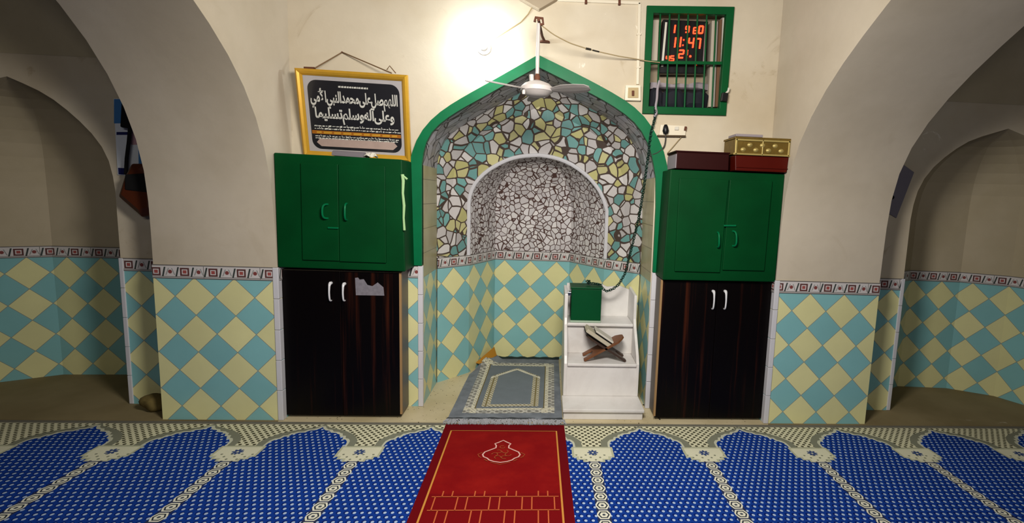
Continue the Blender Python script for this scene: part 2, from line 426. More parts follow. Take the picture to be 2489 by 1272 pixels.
# ------------------------------------------------------------------ the setting
YW = .215; ZB0, ZB1 = .818, .894
CEIL = 3.3
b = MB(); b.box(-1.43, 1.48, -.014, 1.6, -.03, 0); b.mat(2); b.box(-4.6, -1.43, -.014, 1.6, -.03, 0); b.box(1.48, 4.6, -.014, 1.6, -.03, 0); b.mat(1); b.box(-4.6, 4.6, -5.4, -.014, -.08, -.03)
b.build('floor', [M['floor'], M['sub'], mat_plaster('shaded_cement', '8d7f5e', '786a49', .2, .2)], label='pale speckled stone step running along the niche wall', cat='floor', kind='structure', base=False)  # side bays: plain cement, its brown darkened to stand partly for their shade

# pointed mihrab opening (x, z), left springing to right springing
INN = [(-.662, 1.50), (-.652, 1.60), (-.629, 1.664), (-.576, 1.73), (-.459, 1.816), (-.333, 1.89), (-.178, 1.983), (.008, 2.093), (.156, 2.03), (.339, 1.951), (.462, 1.893), (.598, 1.806), (.675, 1.711), (.715, 1.61), (.742, 1.48)]
OUT = [(-.735, 1.50), (-.715, 1.58), (-.693, 1.645), (-.634, 1.741), (-.528, 1.833), (-.382, 1.925), (-.266, 1.993), (.008, 2.16), (.154, 2.1), (.356, 2.014), (.563, 1.913), (.669, 1.829), (.747, 1.714), (.79, 1.63), (.825, 1.48)]
JL, JR = -.662, .758
def half_arch(pts_l, pts_r, n=15):
    a = smooth_path([(x, z, 0) for x, z in pts_l], n, 1); c = smooth_path([(x, z, 0) for x, z in pts_r], n, 1)
    return [(p.x, p.y) for p in a] + [(p.x, p.y) for p in c[1:]]
INNER = half_arch(INN[:8], INN[7:]); OUTER = half_arch(OUT[:8], OUT[7:])
def niche_arch(cx, apx, apz, hw, z0=1.28):
    l = [(cx - hw, z0), (cx - hw + .01, z0 + .15), (cx - hw * .93, z0 + .24), (cx - hw * .78, z0 + .36), (cx - hw * .45, apz - .085), (apx, apz)]
    r = [(apx, apz), (cx + hw * .45, apz - .085), (cx + hw * .78, z0 + .36), (cx + hw * .93, z0 + .24), (cx + hw - .01, z0 + .15), (cx + hw, z0)]
    return half_arch(l, r, 11)
NL = niche_arch(-2.985, -2.93, 1.895, .58); NR = niche_arch(2.99, 2.99, 1.872, .578)
wq = [at(1575, 18, YW), at(1783, 22, YW), at(1763, 276, YW), at(1564, 271, YW)]
outer = [(-4.6, 0), (NL[0][0], 0)] + NL + [(NL[-1][0], 0), (JL, 0)] + INNER + [(JR, 0), (NR[0][0], 0)] + NR + [(NR[-1][0], 0), (4.6, 0), (4.6, CEIL), (-4.6, CEIL)]
hole = [(p.x, p.z) for p in wq]
b = MB()
tri = tessellate_polygon([[Vector((x, z, 0)) for x, z in outer], [Vector((x, z, 0)) for x, z in hole]])
allp = outer + hole
for t in tri: b.face([(allp[i][0], YW, allp[i][1]) for i in t])
wall_back = b.build('wall_back', M['plaster'], label='cream plaster wall around the arched prayer niche', cat='wall', kind='structure', base=False)
tilers = []
def dado(parent, pts, x0, z0=.8215, off=.006, zb=(ZB0, ZB1), border=True, name='tile_dado', s0=0.0):
    """tile slab along plan points; pts carry (x, y); x0 = running distance of a tile axis from the first point"""
    rows_u = [0.0]
    for p, q in zip(pts, pts[1:]): rows_u.append(rows_u[-1] + math.dist(p, q))
    n = []
    for i in range(len(pts)):
        a = Vector(pts[max(i - 1, 0)]); c = Vector(pts[min(i + 1, len(pts) - 1)]); d = (c - a).normalized(); n.append(Vector((d.y, -d.x)) * off)
    q = [(p[0] + m.x, p[1] + m.y) for p, m in zip(pts, n)]
    b = MB(); b.grid([[(x, y, 0) for x, y in q], [(x, y, zb[0]) for x, y in q]], [[(u - x0, -z0) for u in rows_u], [(u - x0, zb[0] - z0) for u in rows_u]])
    b.build(name, M['diamond'], parent, label='teal and yellow diamond tiles', weld=False)
    if border:
        q2 = [(p[0] + m.x * 1.6, p[1] + m.y * 1.6) for p, m in zip(pts, n)]
        b = MB(); b.grid([[(x, y, zb[0]) for x, y in q2], [(x, y, zb[1]) for x, y in q2], [(x, y, zb[1]) for x, y in pts]], [[(u + s0, 0) for u in rows_u], [(u + s0, .078) for u in rows_u], [(u + s0, .078) for u in rows_u]])
        b.build('border_tiles', M['border'], parent, label='white border tiles with dark red motif', weld=False)
def wtrim(parent, x0, x1, y0, y1, z0=0, z1=ZB1, name='corner_trim'):
    b = MB(); k = max(1, int((z1 - z0) / .15)); h = (z1 - z0) / k
    for i in range(k): b.box(x0, x1, y0, y1, z0 + i * h + .001, z0 + (i + 1) * h - .001)
    b.build(name, M['white'], parent, bevel=.003, label='white tile corner strip')
# strips of the back wall that show beside the piers and the mihrab
dado(wall_back, [(NL[-1][0], YW), (-2.05, YW)], -2.302 - NL[-1][0])
wtrim(wall_back, NL[-1][0] - .004, NL[-1][0] + .02, YW - .012, YW + .01)
dado(wall_back, [(2.08, YW), (NR[0][0], YW)], 2.335 - 2.08)
wtrim(wall_back, NR[0][0] - .02, NR[0][0] + .004, YW - .012, YW + .01)
dado(wall_back, [(-1.42, YW), (JL, YW)], .66); wtrim(wall_back, JL - .026, JL + .004, YW - .014, YW + .012)
dado(wall_back, [(JR, YW), (1.47, YW)], .02); wtrim(wall_back, JR - .004, JR + .026, YW - .014, YW + .012)

# side niches
def niche(name, arch, cx, plan, tx, label):
    hw = max(p[0] for p in plan); z0 = arch[0][1]; apz = max(p[1] for p in arch)
    apx = max(arch, key=lambda p: p[1])[0]
    m = len(arch) // 2
    rows = [[(cx + x, YW + y, 0) for x, y in plan], [(cx + x, YW + y, z0) for x, y in plan]]
    for i in range(1, m + 1):
        l = arch[i]; r = arch[-1 - i]; c = (l[0] + r[0]) / 2; w = max(.002, (r[0] - l[0]) / 2); k = w / hw
        rows.append([(c + x * k, YW + y * max(k, .02) ** .8, l[1] if i < m else apz) for x, y in plan])
    b = MB(); b.grid(rows)
    o = b.build(name, M['plaster_n'], label=label, cat='wall niche', kind='structure', base=False)
    dado(o, [(cx + x, YW + y) for x, y in plan], tx, off=.006)
    return o
planL = [(-.58, 0), (-.53, .30), (-.23, .485), (.23, .5), (.53, .28), (.58, 0)]
planR = [(-.578, 0), (-.5, .27), (-.2, .45), (.17, .42), (.42, .27), (.5, .1), (.578, 0)]
def plen(p, i): return sum(math.dist(a, c) for a, c in zip(p[:i], p[1:i + 1]))
niche('wall_back_left', NL, -2.985, planL, plen(planL, 2) + (-3.127 - (-3.215)), 'shadowy arched niche with tiled base beyond the left pier')
niche('wall_back_right', NR, 2.99, planR, plen(planR, 2) + (3.028 - 2.79), 'shadowy arched niche with tiled base beyond the right pier')

# piers with the transverse arches that spring from them towards the room
def pier(name, xi, xo, pin, pou, x0, z0, label):
    N = 22
    def prof(p):
        e = p[-1]; d = (Vector(e) - Vector(p[-2])).normalized()
        q = list(p) + [(e[0] + d.x * .25, e[1] + d.y * .25), (-1.55, max(2.55, e[1] + .28)), (-2.45, 2.86)]
        h = [(v.x, v.y) for v in smooth_path([(0, a, c) if False else (a, c, 0) for a, c in q], N, 2)]
        return h + [(-4.9 - a, c) for a, c in h[-2::-1]]
    A, B = prof(pin), prof(pou); n = len(A)
    b = MB()
    def ring(x, P): return [(x, YW + .3, 0)] + [(x, 0.0, 0)] + [(x, y, z) for y, z in P] + [(x, -4.9, 0), (x, -5.3, 0), (x, -5.3, CEIL), (x, YW + .3, CEIL)]
    a, c = ring(xi, A), ring(xo, B); m = len(a)
    for i in range(m):
        j = (i + 1) % m; b.face([a[i], a[j], c[j], c[i]])
    for r in (a, c):
        for t in tessellate_polygon([[Vector((p[1], p[2], 0)) for p in r]]): b.face([r[i] for i in t])
    o = b.build(name, M['plaster_p'], smooth=True, label=label, cat='wall', kind='structure', base=False)
    lo, hi = sorted((xi, xo)); dado(o, [(lo, 0), (hi, 0)], x0 - lo, z0, s0=.03)
    # white corner strip next to the dark cupboard, tiles on the side of the pier
    s = 1 if xi < 0 else -1
    if s > 0: dado(o, [(xi, 0), (xi, YW)], .1, z0); wtrim(o, xi - .022, xi + .008, -.012, .03)
    else: dado(o, [(xi, YW), (xi, 0)], .1, z0); wtrim(o, xi - .008, xi + .022, -.012, .03)
    return o
pier('wall_left', -1.409, -2.068, [(0, .9), (-.012, 1.2), (-.019, 1.349), (-.065, 1.516), (-.098, 1.614), (-.16, 1.735), (-.255, 1.849), (-.361, 1.949), (-.458, 2.03), (-.58, 2.101)],
     [(0, .9), (.0, 1.17), (.0, 1.391), (-.03, 1.518), (-.085, 1.669), (-.165, 1.816), (-.278, 1.969), (-.415, 2.1), (-.56, 2.2)], -1.8524, .8245, 'left pier with tiled base and plaster arch springing towards the room')
pier('wall_right', 1.459, 2.104, [(0, .9), (-.01, 1.35), (-.05, 1.571), (-.165, 1.735), (-.34, 1.913), (-.502, 2.022), (-.659, 2.113), (-.809, 2.188)],
     [(0, .9), (-.01, 1.408), (-.044, 1.55), (-.096, 1.652), (-.23, 1.804), (-.404, 1.941), (-.58, 2.055), (-.75, 2.143)], 1.6754, .8185, 'right pier with tiled base and plaster arch springing towards the room')
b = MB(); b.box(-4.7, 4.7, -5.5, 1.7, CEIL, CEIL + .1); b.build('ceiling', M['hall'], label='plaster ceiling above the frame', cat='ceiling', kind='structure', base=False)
def vault(xa, xb):
    mb = MB(); rows = []
    for i in range(13):
        t = math.radians(90 * i / 12); rows.append([(x, YW - .002 - 1.5 * (1 - math.cos(t)), 2.02 + .85 * math.sin(t)) for x in (xa, xb)])
    rows += [[(x, -3.2, 2.87) for x in (xa, xb)]]
    mb.grid(rows); mb.build('ceiling', M['plaster_n'], smooth=True, label='dark vault over a side bay', cat='ceiling', kind='structure', base=False)
vault(-4.6, -2.08); vault(2.115, 4.6)
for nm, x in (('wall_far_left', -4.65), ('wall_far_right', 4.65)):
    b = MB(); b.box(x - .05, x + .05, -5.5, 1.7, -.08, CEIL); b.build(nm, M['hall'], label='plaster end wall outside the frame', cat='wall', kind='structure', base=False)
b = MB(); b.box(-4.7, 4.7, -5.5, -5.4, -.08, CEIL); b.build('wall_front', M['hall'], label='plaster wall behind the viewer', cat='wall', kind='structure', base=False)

# mihrab shell
mih = empty('wall_mihrab', (0, YW, 0), 'arched prayer niche lined with broken tile mosaic', 'prayer niche', kind='structure')
YA, YB, YC = .625, .84, 1.21
Q = half_arch([(-.478, 1.28), (-.474, 1.33), (-.434, 1.425), (-.351, 1.51), (-.221, 1.588), (-.113, 1.622), (.02, 1.634)], [(.02, 1.634), (.14, 1.622), (.265, 1.575), (.378, 1.498), (.469, 1.4), (.51, 1.31), (.528, 1.25)])
def cols(arch, xl, xr):
    n = len(arch)
    return [(xl, z) for z in (0, ZB0, ZB1, 1.08)] + list(arch) + [(xr, z) for z in (1.08, ZB1, ZB0, 0)]
CP, CQ = cols(INNER, JL, JR), cols(Q, -.476, .53)
# jambs and soffit of the outer reveal
def reveal(idx0, idx1, mat, name, lab=None):
    b = MB(); r = CP[idx0:idx1]; L = [0]
    for p, q in zip(r, r[1:]): L.append(L[-1] + math.dist(p, q))
    b.grid([[(x, YW, z) for x, z in r], [(x, YA, z) for x, z in r]], [[(YW, l) for l in L], [(YA, l) for l in L]])
    b.build(name, mat, mih, smooth=False, label=lab)
reveal(0, 2, M['diamond'], 'jamb_tiles', 'diamond tiles on the jamb'); reveal(1, 5, M['jamb'], 'jamb_lining', 'buff tiles on the jamb')
k = len(CP); reveal(k - 2, k, M['diamond'], 'jamb_tiles', 'diamond tiles on the jamb'); reveal(k - 5, k - 1, M['jamb'], 'jamb_lining', 'buff tiles on the jamb')
reveal(4, k - 4, M['soffit'], 'arch_soffit', 'grey marble chips under the arch')
# coloured mosaic between the two arches
mid = []
for (x, z), (X, Z) in zip(CP, CQ):
    up_ = max(0, min(1, (z - 1.3) / .5)); f = .5 - .1 * up_
    mid.append((x + (X - x) * f, YA + (YB - YA) * (.5 + .22 * up_), z + (Z - z) * (f - .12 * up_)))
b = MB(); rr = [[(x, YA, z) for x, z in CP], mid, [(x, YB, z) for x, z in CQ]]
sl = slice(2, k - 2); rows = [r[sl] for r in rr]
b.grid(rows, [[(p[0] * 1.0, p[2] + (p[1] - YA) * .9) for p in r] for r in rows]); b.build('mosaic_vault', M['mosaic'], mih, label='white, teal and yellow broken tile mosaic')
dado(mih, [(JL, YA), (-.476, YB), (-.322, 1.225), (.285, 1.205), (.53, YB), (JR, YA)], math.dist((JL, YA), (-.476, YB)) + math.dist((-.476, YB), (-.322, 1.225)) + (-.0328 + .322), .8155, s0=.06)
# inner niche with half dome
PLAN = [(-.476, YB), (-.322, 1.225), (.285, 1.205), (.53, YB)]
b = MB(); rows = [[(x, y, ZB1) for x, y in PLAN], [(x, y, 1.1) for x, y in PLAN]]; m = len(Q) // 2
for i in range(0, m + 1):
    l, r = Q[i], Q[-1 - i]; c = (l[0] + r[0]) / 2; w = max(.003, (r[0] - l[0]) / 2); kk = w / .503
    rows.append([(c + (x - .027) * kk, YB + (y - YB) * max(.03, kk) ** .9, (l[1] + r[1]) / 2) for x, y in PLAN])
b.grid(rows, [[(p[0] * .9 + (j * .31), p[2] + (p[1] - YB) * .75) for j, p in enumerate(r)] for r in rows]); b.build('inner_mosaic', M['mosaic_w'], mih, label='white broken tile mosaic in a half dome')
tp = [(-.478, ZB1), (-.478, 1.1)] + Q + [(.53, 1.1), (.53, ZB1)]
b = MB(); b.tube([(x, YB - .004, z) for x, z in tp], .015, 8); b.build('arch_moulding', M['white'], mih, smooth=True, label='white moulding around the inner arch')
# green painted border of the arch
b = MB(); L_ = [(-.745, ZB1 + .004), (-.742, 1.3)] + OUTER + [(.838, 1.3), (.845, ZB1)]; R_ = [(JL, ZB1 + .004), (JL, 1.3)] + INNER + [(.752, 1.3), (.755, ZB1)]
yf = YW - .022
b.grid([[(x, YW, z) for x, z in L_], [(x, yf, z) for x, z in L_], [(x, yf, z) for x, z in R_], [(x, YW + .02, z) for x, z in R_]])
b.face([(L_[0][0], YW, L_[0][1]), (L_[0][0], yf, L_[0][1]), (R_[0][0], yf, R_[0][1]), (R_[0][0], YW, R_[0][1])])
b.face([(L_[-1][0], YW, L_[-1][1]), (L_[-1][0], yf, L_[-1][1]), (R_[-1][0], yf, R_[-1][1]), (R_[-1][0], YW, R_[-1][1])])
b.build('trim_1', M['green'], label='green painted border of the pointed arch', cat='arch border', kind='structure', base=False)

# ------------------------------------------------------------------ window with grille and clock
win = empty('window_1', ((wq[0].x + wq[2].x) / 2, YW, wq[2].z), 'small green barred window at the top right', 'window', kind='structure')
YV = YW + .17
b = MB(); q = [(p.x, p.z) for p in wq]
for i in range(4):
    j = (i + 1) % 4; b.face([(q[i][0], YW, q[i][1]), (q[j][0], YW, q[j][1]), (q[j][0], YV, q[j][1]), (q[i][0], YV, q[i][1])])
b.face([(x, YV, z) for x, z in q]); b.build('window_recess', M['recess'], win, label='dim plaster recess')
def quad_box(mb, pts, y0, y1):
    """box through four pixel corners (bl br tr tl) on the plane y0, reaching back to y1"""
    p = [at(u, v, y0) for u, v in pts]; mb.hexa([tuple(a) for a in p] + [(a.x, y1, a.z) for a in p]); return mb
def wpix(u, v): return at(u, v, YW - .02)
o4 = [(1573, 13), (1786, 16), (1765, 281), (1562, 276)]; i4 = [(1589, 31), (1766, 35), (1749, 263), (1577, 258)]
b = MB(); O_ = [wpix(*p) for p in o4]; I_ = [wpix(*p) for p in i4]
for i in range(4):
    j = (i + 1) % 4
    a_, b_, c_, d_ = O_[i], O_[j], I_[j], I_[i]
    b.hexa([tuple(a_), tuple(b_), tuple(c_), tuple(d_)] + [(p.x, YW + .02, p.z) for p in (a_, b_, c_, d_)])
b.build('window_frame', M['green_w'], win, bevel=.003)
for k_ in range(7):
    a_ = at(1605.5 + 22.6 * k_, 28, YW); c_ = at(1597 + 22.2 * k_, 266, YW)
    b = MB(); b.tube([a_, c_], .0055, 8); b.build('bar', M['green_w'], win, smooth=True)
b = MB(); quad_box(b, [(1567, 155), (1762, 157), (1763, 150), (1568, 147)], YW - .008, YW + .008); b.build('cross_bar', M['green_w'], win)
b = MB(); quad_box(b, [(1753, 246), (1768, 247), (1771, 226), (1757, 224)], YW - .045, YW - .018); b.build('hasp', M['black'], win, bevel=.003, label='black hasp on the frame')
b = MB(); b.tube([tuple(at(u, v, YW - .03)) for u, v in ((1772, 214), (1770, 222), (1764, 228))], .007, 8); b.build('hasp_bolt', M['paper'], win, smooth=True, label='pale bolt')
b = MB(); b.tube(smooth_path([tuple(at(u, v, YW - .03)) for u, v in ((1603, 196), (1598, 215), (1597, 240), (1593, 262), (1597, 275), (1590, 284))], 18, 1), .0075, 7); b.build('twisted_cloth', M['paper_g'], smooth=True, label='pale twisted cloth strip tied to the left end of the window bars', cat='cloth')
# clock hung behind the bars
YK = YW + .06
ck = empty('digital_clock', at(1660, 170, YK), 'black digital clock with red figures behind the window bars', 'clock')
b = MB(); quad_box(b, [(1602, 178), (1716, 179), (1722, 52), (1612, 47)], YK, YK + .05); b.build('casing', M['black'], ck, bevel=.004)
b = MB(); quad_box(b, [(1607, 162), (1612, 162), (1622, 54), (1617, 54)], YK - .006, YK); b.build('frame_strip', M['paper'], ck, label='bright metal edge')
b = MB(); quad_box(b, [(1708, 160), (1711, 160), (1718, 56), (1715, 56)], YK - .006, YK); b.build('frame_strip', M['paper_g'], ck, label='dull metal edge')
SEG = {'0': 'abcdef', '1': 'bc', '2': 'abged', '3': 'abgcd', '4': 'fgbc', '5': 'afgcd', '6': 'afgedc', '7': 'abc', '8': 'abcdefg', '9': 'abcdfg'}
def digit(ch, x0, y0, w, h):
    """seven segments in clock pixels: centre x0, y0"""
    s = .06 * h; mb = MB(); sk = .12
    P = lambda dx, dy: at(x0 + dx - dy * sk, y0 + dy, YK - .004)
    def bar(x1, y1, x2, y2):
        t = 1.7 if h > 14 else 1.3
        if abs(x1 - x2) > abs(y1 - y2): pts = [(x1, y1 + t), (x2, y2 + t), (x2, y2 - t), (x1, y1 - t)]
        else: pts = [(x1 - t, y1), (x1 + t, y1), (x2 + t, y2), (x2 - t, y2)]
        p = [P(*q) for q in pts]; mb.hexa([tuple(a) for a in p] + [(a.x, YK, a.z) for a in p])
    hw, hh = w / 2, h / 2
    C = dict(a=(-hw, -hh, hw, -hh), d=(-hw, hh, hw, hh), g=(-hw, 0, hw, 0), f=(-hw, 0, -hw, -hh), e=(-hw, hh, -hw, 0), b=(hw, 0, hw, -hh), c=(hw, hh, hw, 0))
    for c in SEG[ch]: bar(*C[c])
    mb.build('figure', M['red_led'], ck, label='red lit figure ' + ch)
for ch, x, y, w, h in (('1', 1637, 70, 7, 19), ('9', 1671, 71, 8, 14), ('6', 1690, 74, 8, 14), ('0', 1704, 72, 9, 17), ('1', 1638, 103, 7, 24), ('1', 1651, 102, 7, 24), ('4', 1680, 104, 11, 24), ('7', 1697, 106, 10, 24),
                       ('2', 1656, 131, 11, 18), ('1', 1668, 128, 6, 13), ('4', 1623, 142, 7, 12), ('5', 1634, 142, 8, 12)):
    digit(ch, x, y, w, h)
for x, y, r in ((1662, 97, 2.2), (1660, 110, 2.2), (1678, 137, 3.2), (1693, 155, 4)):
    c = at(x, y, YK - .004); b = MB(); rr_ = r * .0022; b.lathe([(0, -rr_), (rr_ * .8, -rr_ * .6), (rr_, 0), (rr_ * .8, rr_ * .6), (0, rr_)], c, 10); b.build('lit_dot', M['red_led'], ck, smooth=True)
# what lies in the recess behind the bars
def slab(name, pts, y0, y1, mat, label, cat, group=None, bev=.002):
    mb = MB(); quad_box(mb, pts, y0, y1); return mb.build(name, mat, bevel=bev, label=label, cat=cat, group=group)
sill = wq[2].z
slab('upright_plank', [(1583, 150), (1598, 150), (1602, 48), (1588, 48)], YW + .08, YW + .11, M['books'], 'pale board upright at the left side behind the window bars', 'board')
slab('file_folder', [(1722, 260), (1731, 260), (1738, 50), (1731, 50)], YW + .06, YW + .16, M['books'], 'narrow pale file standing next to the clock behind the bars', 'file', 'files behind the window bars')
slab('file_folder', [(1732.5, 260), (1737, 260), (1746, 52), (1741, 52)], YW + .06, YW + .16, M['paper'], 'thin white file between the clock and the brown one behind the bars', 'file', 'files behind the window bars')
slab('file_folder', [(1738.5, 260), (1746, 260), (1755.5, 46), (1747.5, 50)], YW + .06, YW + .16, M['brownb'], 'brown file standing behind the window bars', 'file', 'files behind the window bars')
slab('file_folder', [(1747.5, 262), (1752.5, 262), (1762, 42), (1757, 40)], YW + .06, YW + .16, M['paper'], 'white file against the right side of the window recess', 'file', 'files behind the window bars')
def bundle(name, pts, y0, y1, mat, label, cat, group=None):
    mb = MB(); n = 12; rows = []
    for k_ in range(2):
        rows.append([at(u, v, y0 if k_ == 0 else y1) for u, v in pts])
    c0 = sum((Vector(p) for p in rows[0]), Vector()) / len(pts)
    inner = [tuple(c0 + (Vector(p) - c0) * .6 - Vector((0, .018, 0))) for p in rows[0]]
    mb.grid([[(p.x, y1, p.z) for p in rows[0]], rows[0], inner], None, True); mb.face(inner)
    return mb.build(name, mat, smooth=True, label=label, cat=cat, group=group)
bundle('cloth_bundle', [(1578, 259), (1610, 261), (1612, 226), (1604, 215), (1588, 213), (1580, 222)], YW + .05, YW + .15, M['bag'], 'dark bundle in the lower left corner of the barred window', 'bundle', 'dark bundles on the window sill')
bundle('cloth_bundle', [(1610, 261), (1660, 262), (1664, 228), (1650, 216), (1628, 215), (1612, 224)], YW + .05, YW + .15, M['bag'], 'dark bundle under the clock, second from the left on the sill', 'bundle', 'dark bundles on the window sill')
bundle('cloth_bundle', [(1661, 262), (1716, 263), (1722, 232), (1706, 216), (1684, 222), (1666, 222)], YW + .05, YW + .15, M['bag'], 'wide dark bundle beside the brown file on the window sill', 'bundle', 'dark bundles on the window sill')
bundle('grey_cloth', [(1580, 216), (1722, 220), (1722, 205), (1700, 200), (1680, 206), (1650, 203), (1620, 207), (1582, 200)], YW + .09, YW + .16, M['paper_g'], 'crumpled grey cloth lying over the dark bundles behind the bars', 'cloth')

# ------------------------------------------------------------------ cupboards
def green_cupboard(name, c, yf, lines, handles, latch, label):
    """c: pixel corners bl br tr tl of the front"""
    root = empty(name, at((c[0][0] + c[1][0]) / 2, c[0][1], yf), label, 'cabinet', 'green wall cabinets')
    mb = MB(); p = [at(u, v, yf) for u, v in c]; mb.hexa([tuple(a) for a in p] + [(a.x, YW - .002, a.z) for a in p]); mb.build('body', M['green_d'], root, bevel=.006)
    for pts in lines:
        d = MB(); q = [at(u, v, yf - .012) for u, v in pts]; d.hexa([tuple(a) for a in q] + [(a.x, yf + .001, a.z) for a in q]); lines_o = d.build('door', M['green_d'], root, bevel=.003)
        h = min(handles, key=lambda h: abs(h[0] - sum(x for x, _ in pts) / 4)); u, v, s, bow = h
        mb = MB(); z = at(u, v - s, yf - .012); w = at(u, v + s, yf - .012); path = [z, z + Vector((bow, -.02, 0)), z.lerp(w, .2) + Vector((bow * 1.5, -.03, 0)), z.lerp(w, .8) + Vector((bow * 1.5, -.03, 0)), w + Vector((bow, -.02, 0)), w]
        mb.tube(smooth_path([tuple(x) for x in path], 12, 1), .0055, 8); mb.build('handle', M['green'], lines_o, smooth=True)
    mb = MB(); quad_box(mb, latch, yf - .022, yf - .01); mb.build('latch', M['green'], root, bevel=.002)
    return root
Y0 = -.004
CL = [(675, 650), (985, 661), (977, 388), (665, 371)]
cabL = green_cupboard('wall_cabinet', CL, Y0, [[(735, 632), (824, 635), (821, 399), (730, 396)], [(825, 636), (938, 640), (936, 404), (822, 400)]], [(797, 514, 17, -.012), (843, 515, 20, 0)], [(796, 556), (822, 557), (822, 553), (796, 552)], 'green painted wall cabinet left of the niche, a pale ribbon down its edge')
CR = [(1611, 681), (1884, 686), (1908, 424), (1630, 412)]
cabR = green_cupboard('wall_cabinet', CR, Y0, [[(1640, 660), (1750, 663), (1772, 437), (1652, 433)], [(1756, 657), (1858, 659), (1878, 440), (1775, 437)]], [(1744, 583, 18, 0), (1781, 580, 18, .008)], [(1760, 551), (1790, 551), (1790, 547), (1760, 547)], 'green painted wall cabinet right of the niche, under red boxes')
def dark_cupboard(c, yf, seam, pulls, label, sgn):
    root = empty('storage_cupboard', at((c[0][0] + c[1][0]) / 2, c[0][1], yf), label, 'cabinet', 'dark wood cupboards on the floor')
    p = [at(u, v, yf) for u, v in c]
    x0, x1 = (p[0].x + p[3].x) / 2, (p[1].x + p[2].x) / 2; z1 = (p[2].z + p[3].z) / 2; z0 = .016
    mb = MB(); mb.box(x0, x1, yf + .018, YW - .022, z0, z1); mb.build('body', M['side'], root, bevel=.003, label='brown grey side panels')
    mb = MB(); mb.box(x0 + .025, x1 - .025, yf + .035, YW - .03, 0, z0)
    mb.build('plinth', M['black'], root)
    xs = (x0 + x1) / 2 + seam
    for a_, c_, pl in ((x0, xs - .001, pulls[0]), (xs + .001, x1, pulls[1])):
        mb = MB(); mb.box(a_, c_, yf, yf + .017, z0, z1 - .004); d = mb.build('door', M['wood'], root, bevel=.002)
        u, v0, v1, bw = pl; P1 = at(u, v0, yf); P2 = at(u - bw, v1, yf)
        mb = MB(); mb.tube(smooth_path([tuple(P1), tuple(P1 + Vector((0, -.024, 0))), tuple(P1.lerp(P2, .5) + Vector((0, -.03, 0))), tuple(P2 + Vector((0, -.02, 0))), tuple(P2)], 12, 1), [.009, .01, .0075, .006, .0055, .005, .005, .005, .005, .005, .005, .005], 10)
        mb.build('handle', flat('bright_handle', 'd9d9dc', .2, .7), d, smooth=True, label='bright chrome handle')
    e = x1 if sgn > 0 else x0
    mb = MB(); mb.box(e - .008, e + .004, yf - .002, yf + .012, z0 + .01, z1); mb.build('edging', M['edge'], root, label='pale wood edging strip')
    return root, (x0, x1, z1)
dkL, _ = dark_cupboard([(690, 1005), (970, 1010), (980, 664), (680, 655)], .03, .0, [(805, 688, 731, 0), (838, 690, 731, 0)], 'dark wood floor cupboard with torn silver sticker', 1)
b = MB()
st = [(863, 676), (870, 675), (874, 680), (884, 679), (893, 693), (905, 696), (918, 687), (932, 699), (934, 719), (865, 718)]
q = [at(u, v, .0285) for u, v in st]
for t in tessellate_polygon([[Vector((p.x, p.z, 0)) for p in q]]): b.face([tuple(q[i]) for i in t])
for i in range(len(q)):
    j = (i + 1) % len(q); b.face([tuple(q[i]), tuple(q[j]), (q[j].x, .0302, q[j].z), (q[i].x, .0302, q[i].z)])
b.build('torn_sticker', flat('sticker_silver', '77737a', .5, .3, 0, .35, 60), dkL, label='torn grey silver sticker')
dkR, _ = dark_cupboard([(1590, 1015), (1850, 1020), (1883, 687), (1611, 682)], .03, .0, [(1733, 708, 751, 2), (1762, 708, 751, 2)], 'dark wood floor cupboard under the green cabinet with red boxes', -1)
# cord on the left green cabinet
b = MB(); pp = [(978, 424), (980, 440), (979, 470), (982, 500), (981, 530), (983, 560)]
b.tube([tuple(at(u, v, Y0 - .012)) for u, v in pp], [.009, .009, .007, .008, .006, .007], 8); b.tube([tuple(at(980, 428, Y0 - .014)), tuple(at(990, 436, Y0 - .016))], .006, 6)
b.build('knotted_ribbon', M['ribbon'], smooth=True, label='pale green knotted ribbon hanging on the green cabinet left of the niche', cat='ribbon')

# ------------------------------------------------------------------ framed calligraphy
TL, TR, BL, BR = at(727, 167, .11), at(997, 182, .11), at(740, 380, .2), at(1002, 394, .2)
ux = (BR - BL).normalized(); vz = (TL - BL); vz = (vz - ux * vz.dot(ux)).normalized(); nn = ux.cross(vz).normalized()   # nn points to the room
if nn.y > 0: nn = -nn
FRM = Matrix(((ux.x, vz.x, nn.x, BL.x), (ux.y, vz.y, nn.y, BL.y), (ux.z, vz.z, nn.z, BL.z), (0, 0, 0, 1)))
WF = ((TR - TL).length + (BR - BL).length) / 2; HF = ((TL - BL).length + (TR - BR).length) / 2
pic = empty('picture_frame', (BL + BR) / 2, 'gold framed black panel with silver Arabic calligraphy', 'picture')
fw = .034
b = MB(FRM)
for (a_, c_) in (((0, 0), (WF, 0)), ((WF, 0), (WF, HF)), ((WF, HF), (0, HF)), ((0, HF), (0, 0))):
    A_, B_ = Vector(a_), Vector(c_); d_ = (B_ - A_).normalized(); n_ = Vector((-d_.y, d_.x))
    sec = [(0, -.012), (0, .012), (.012, .022), (.024, .016), (fw, .004), (fw, -.012)]
    b.grid([[(*(A_ + (d_ + n_) * 0 + (d_ * s_ + n_ * s_)), h_) for s_, h_ in sec], [(*(B_ + (-d_ * s_ + n_ * s_)), h_) for s_, h_ in sec]])
b.build('frame', M['gold'], pic)
b = MB(FRM); b.box(.01, WF - .01, .01, HF - .01, -.012, 0)
b.mat(0)
x0, x1, z0, z1, cr = .054, WF - .05, .048, HF - .056, .05
rp = arc(x1 - cr, z1 - cr, cr, 0, 90, 7) + arc(x0 + cr, z1 - cr, cr, 90, 180, 7) + arc(x0 + cr, z0 + cr, cr, 180, 270, 7) + arc(x1 - cr, z0 + cr, cr, 270, 360, 7)
b.mat(1); b.face([(x, z, .0008) for x, z in rp])
H_ = z1 - z0
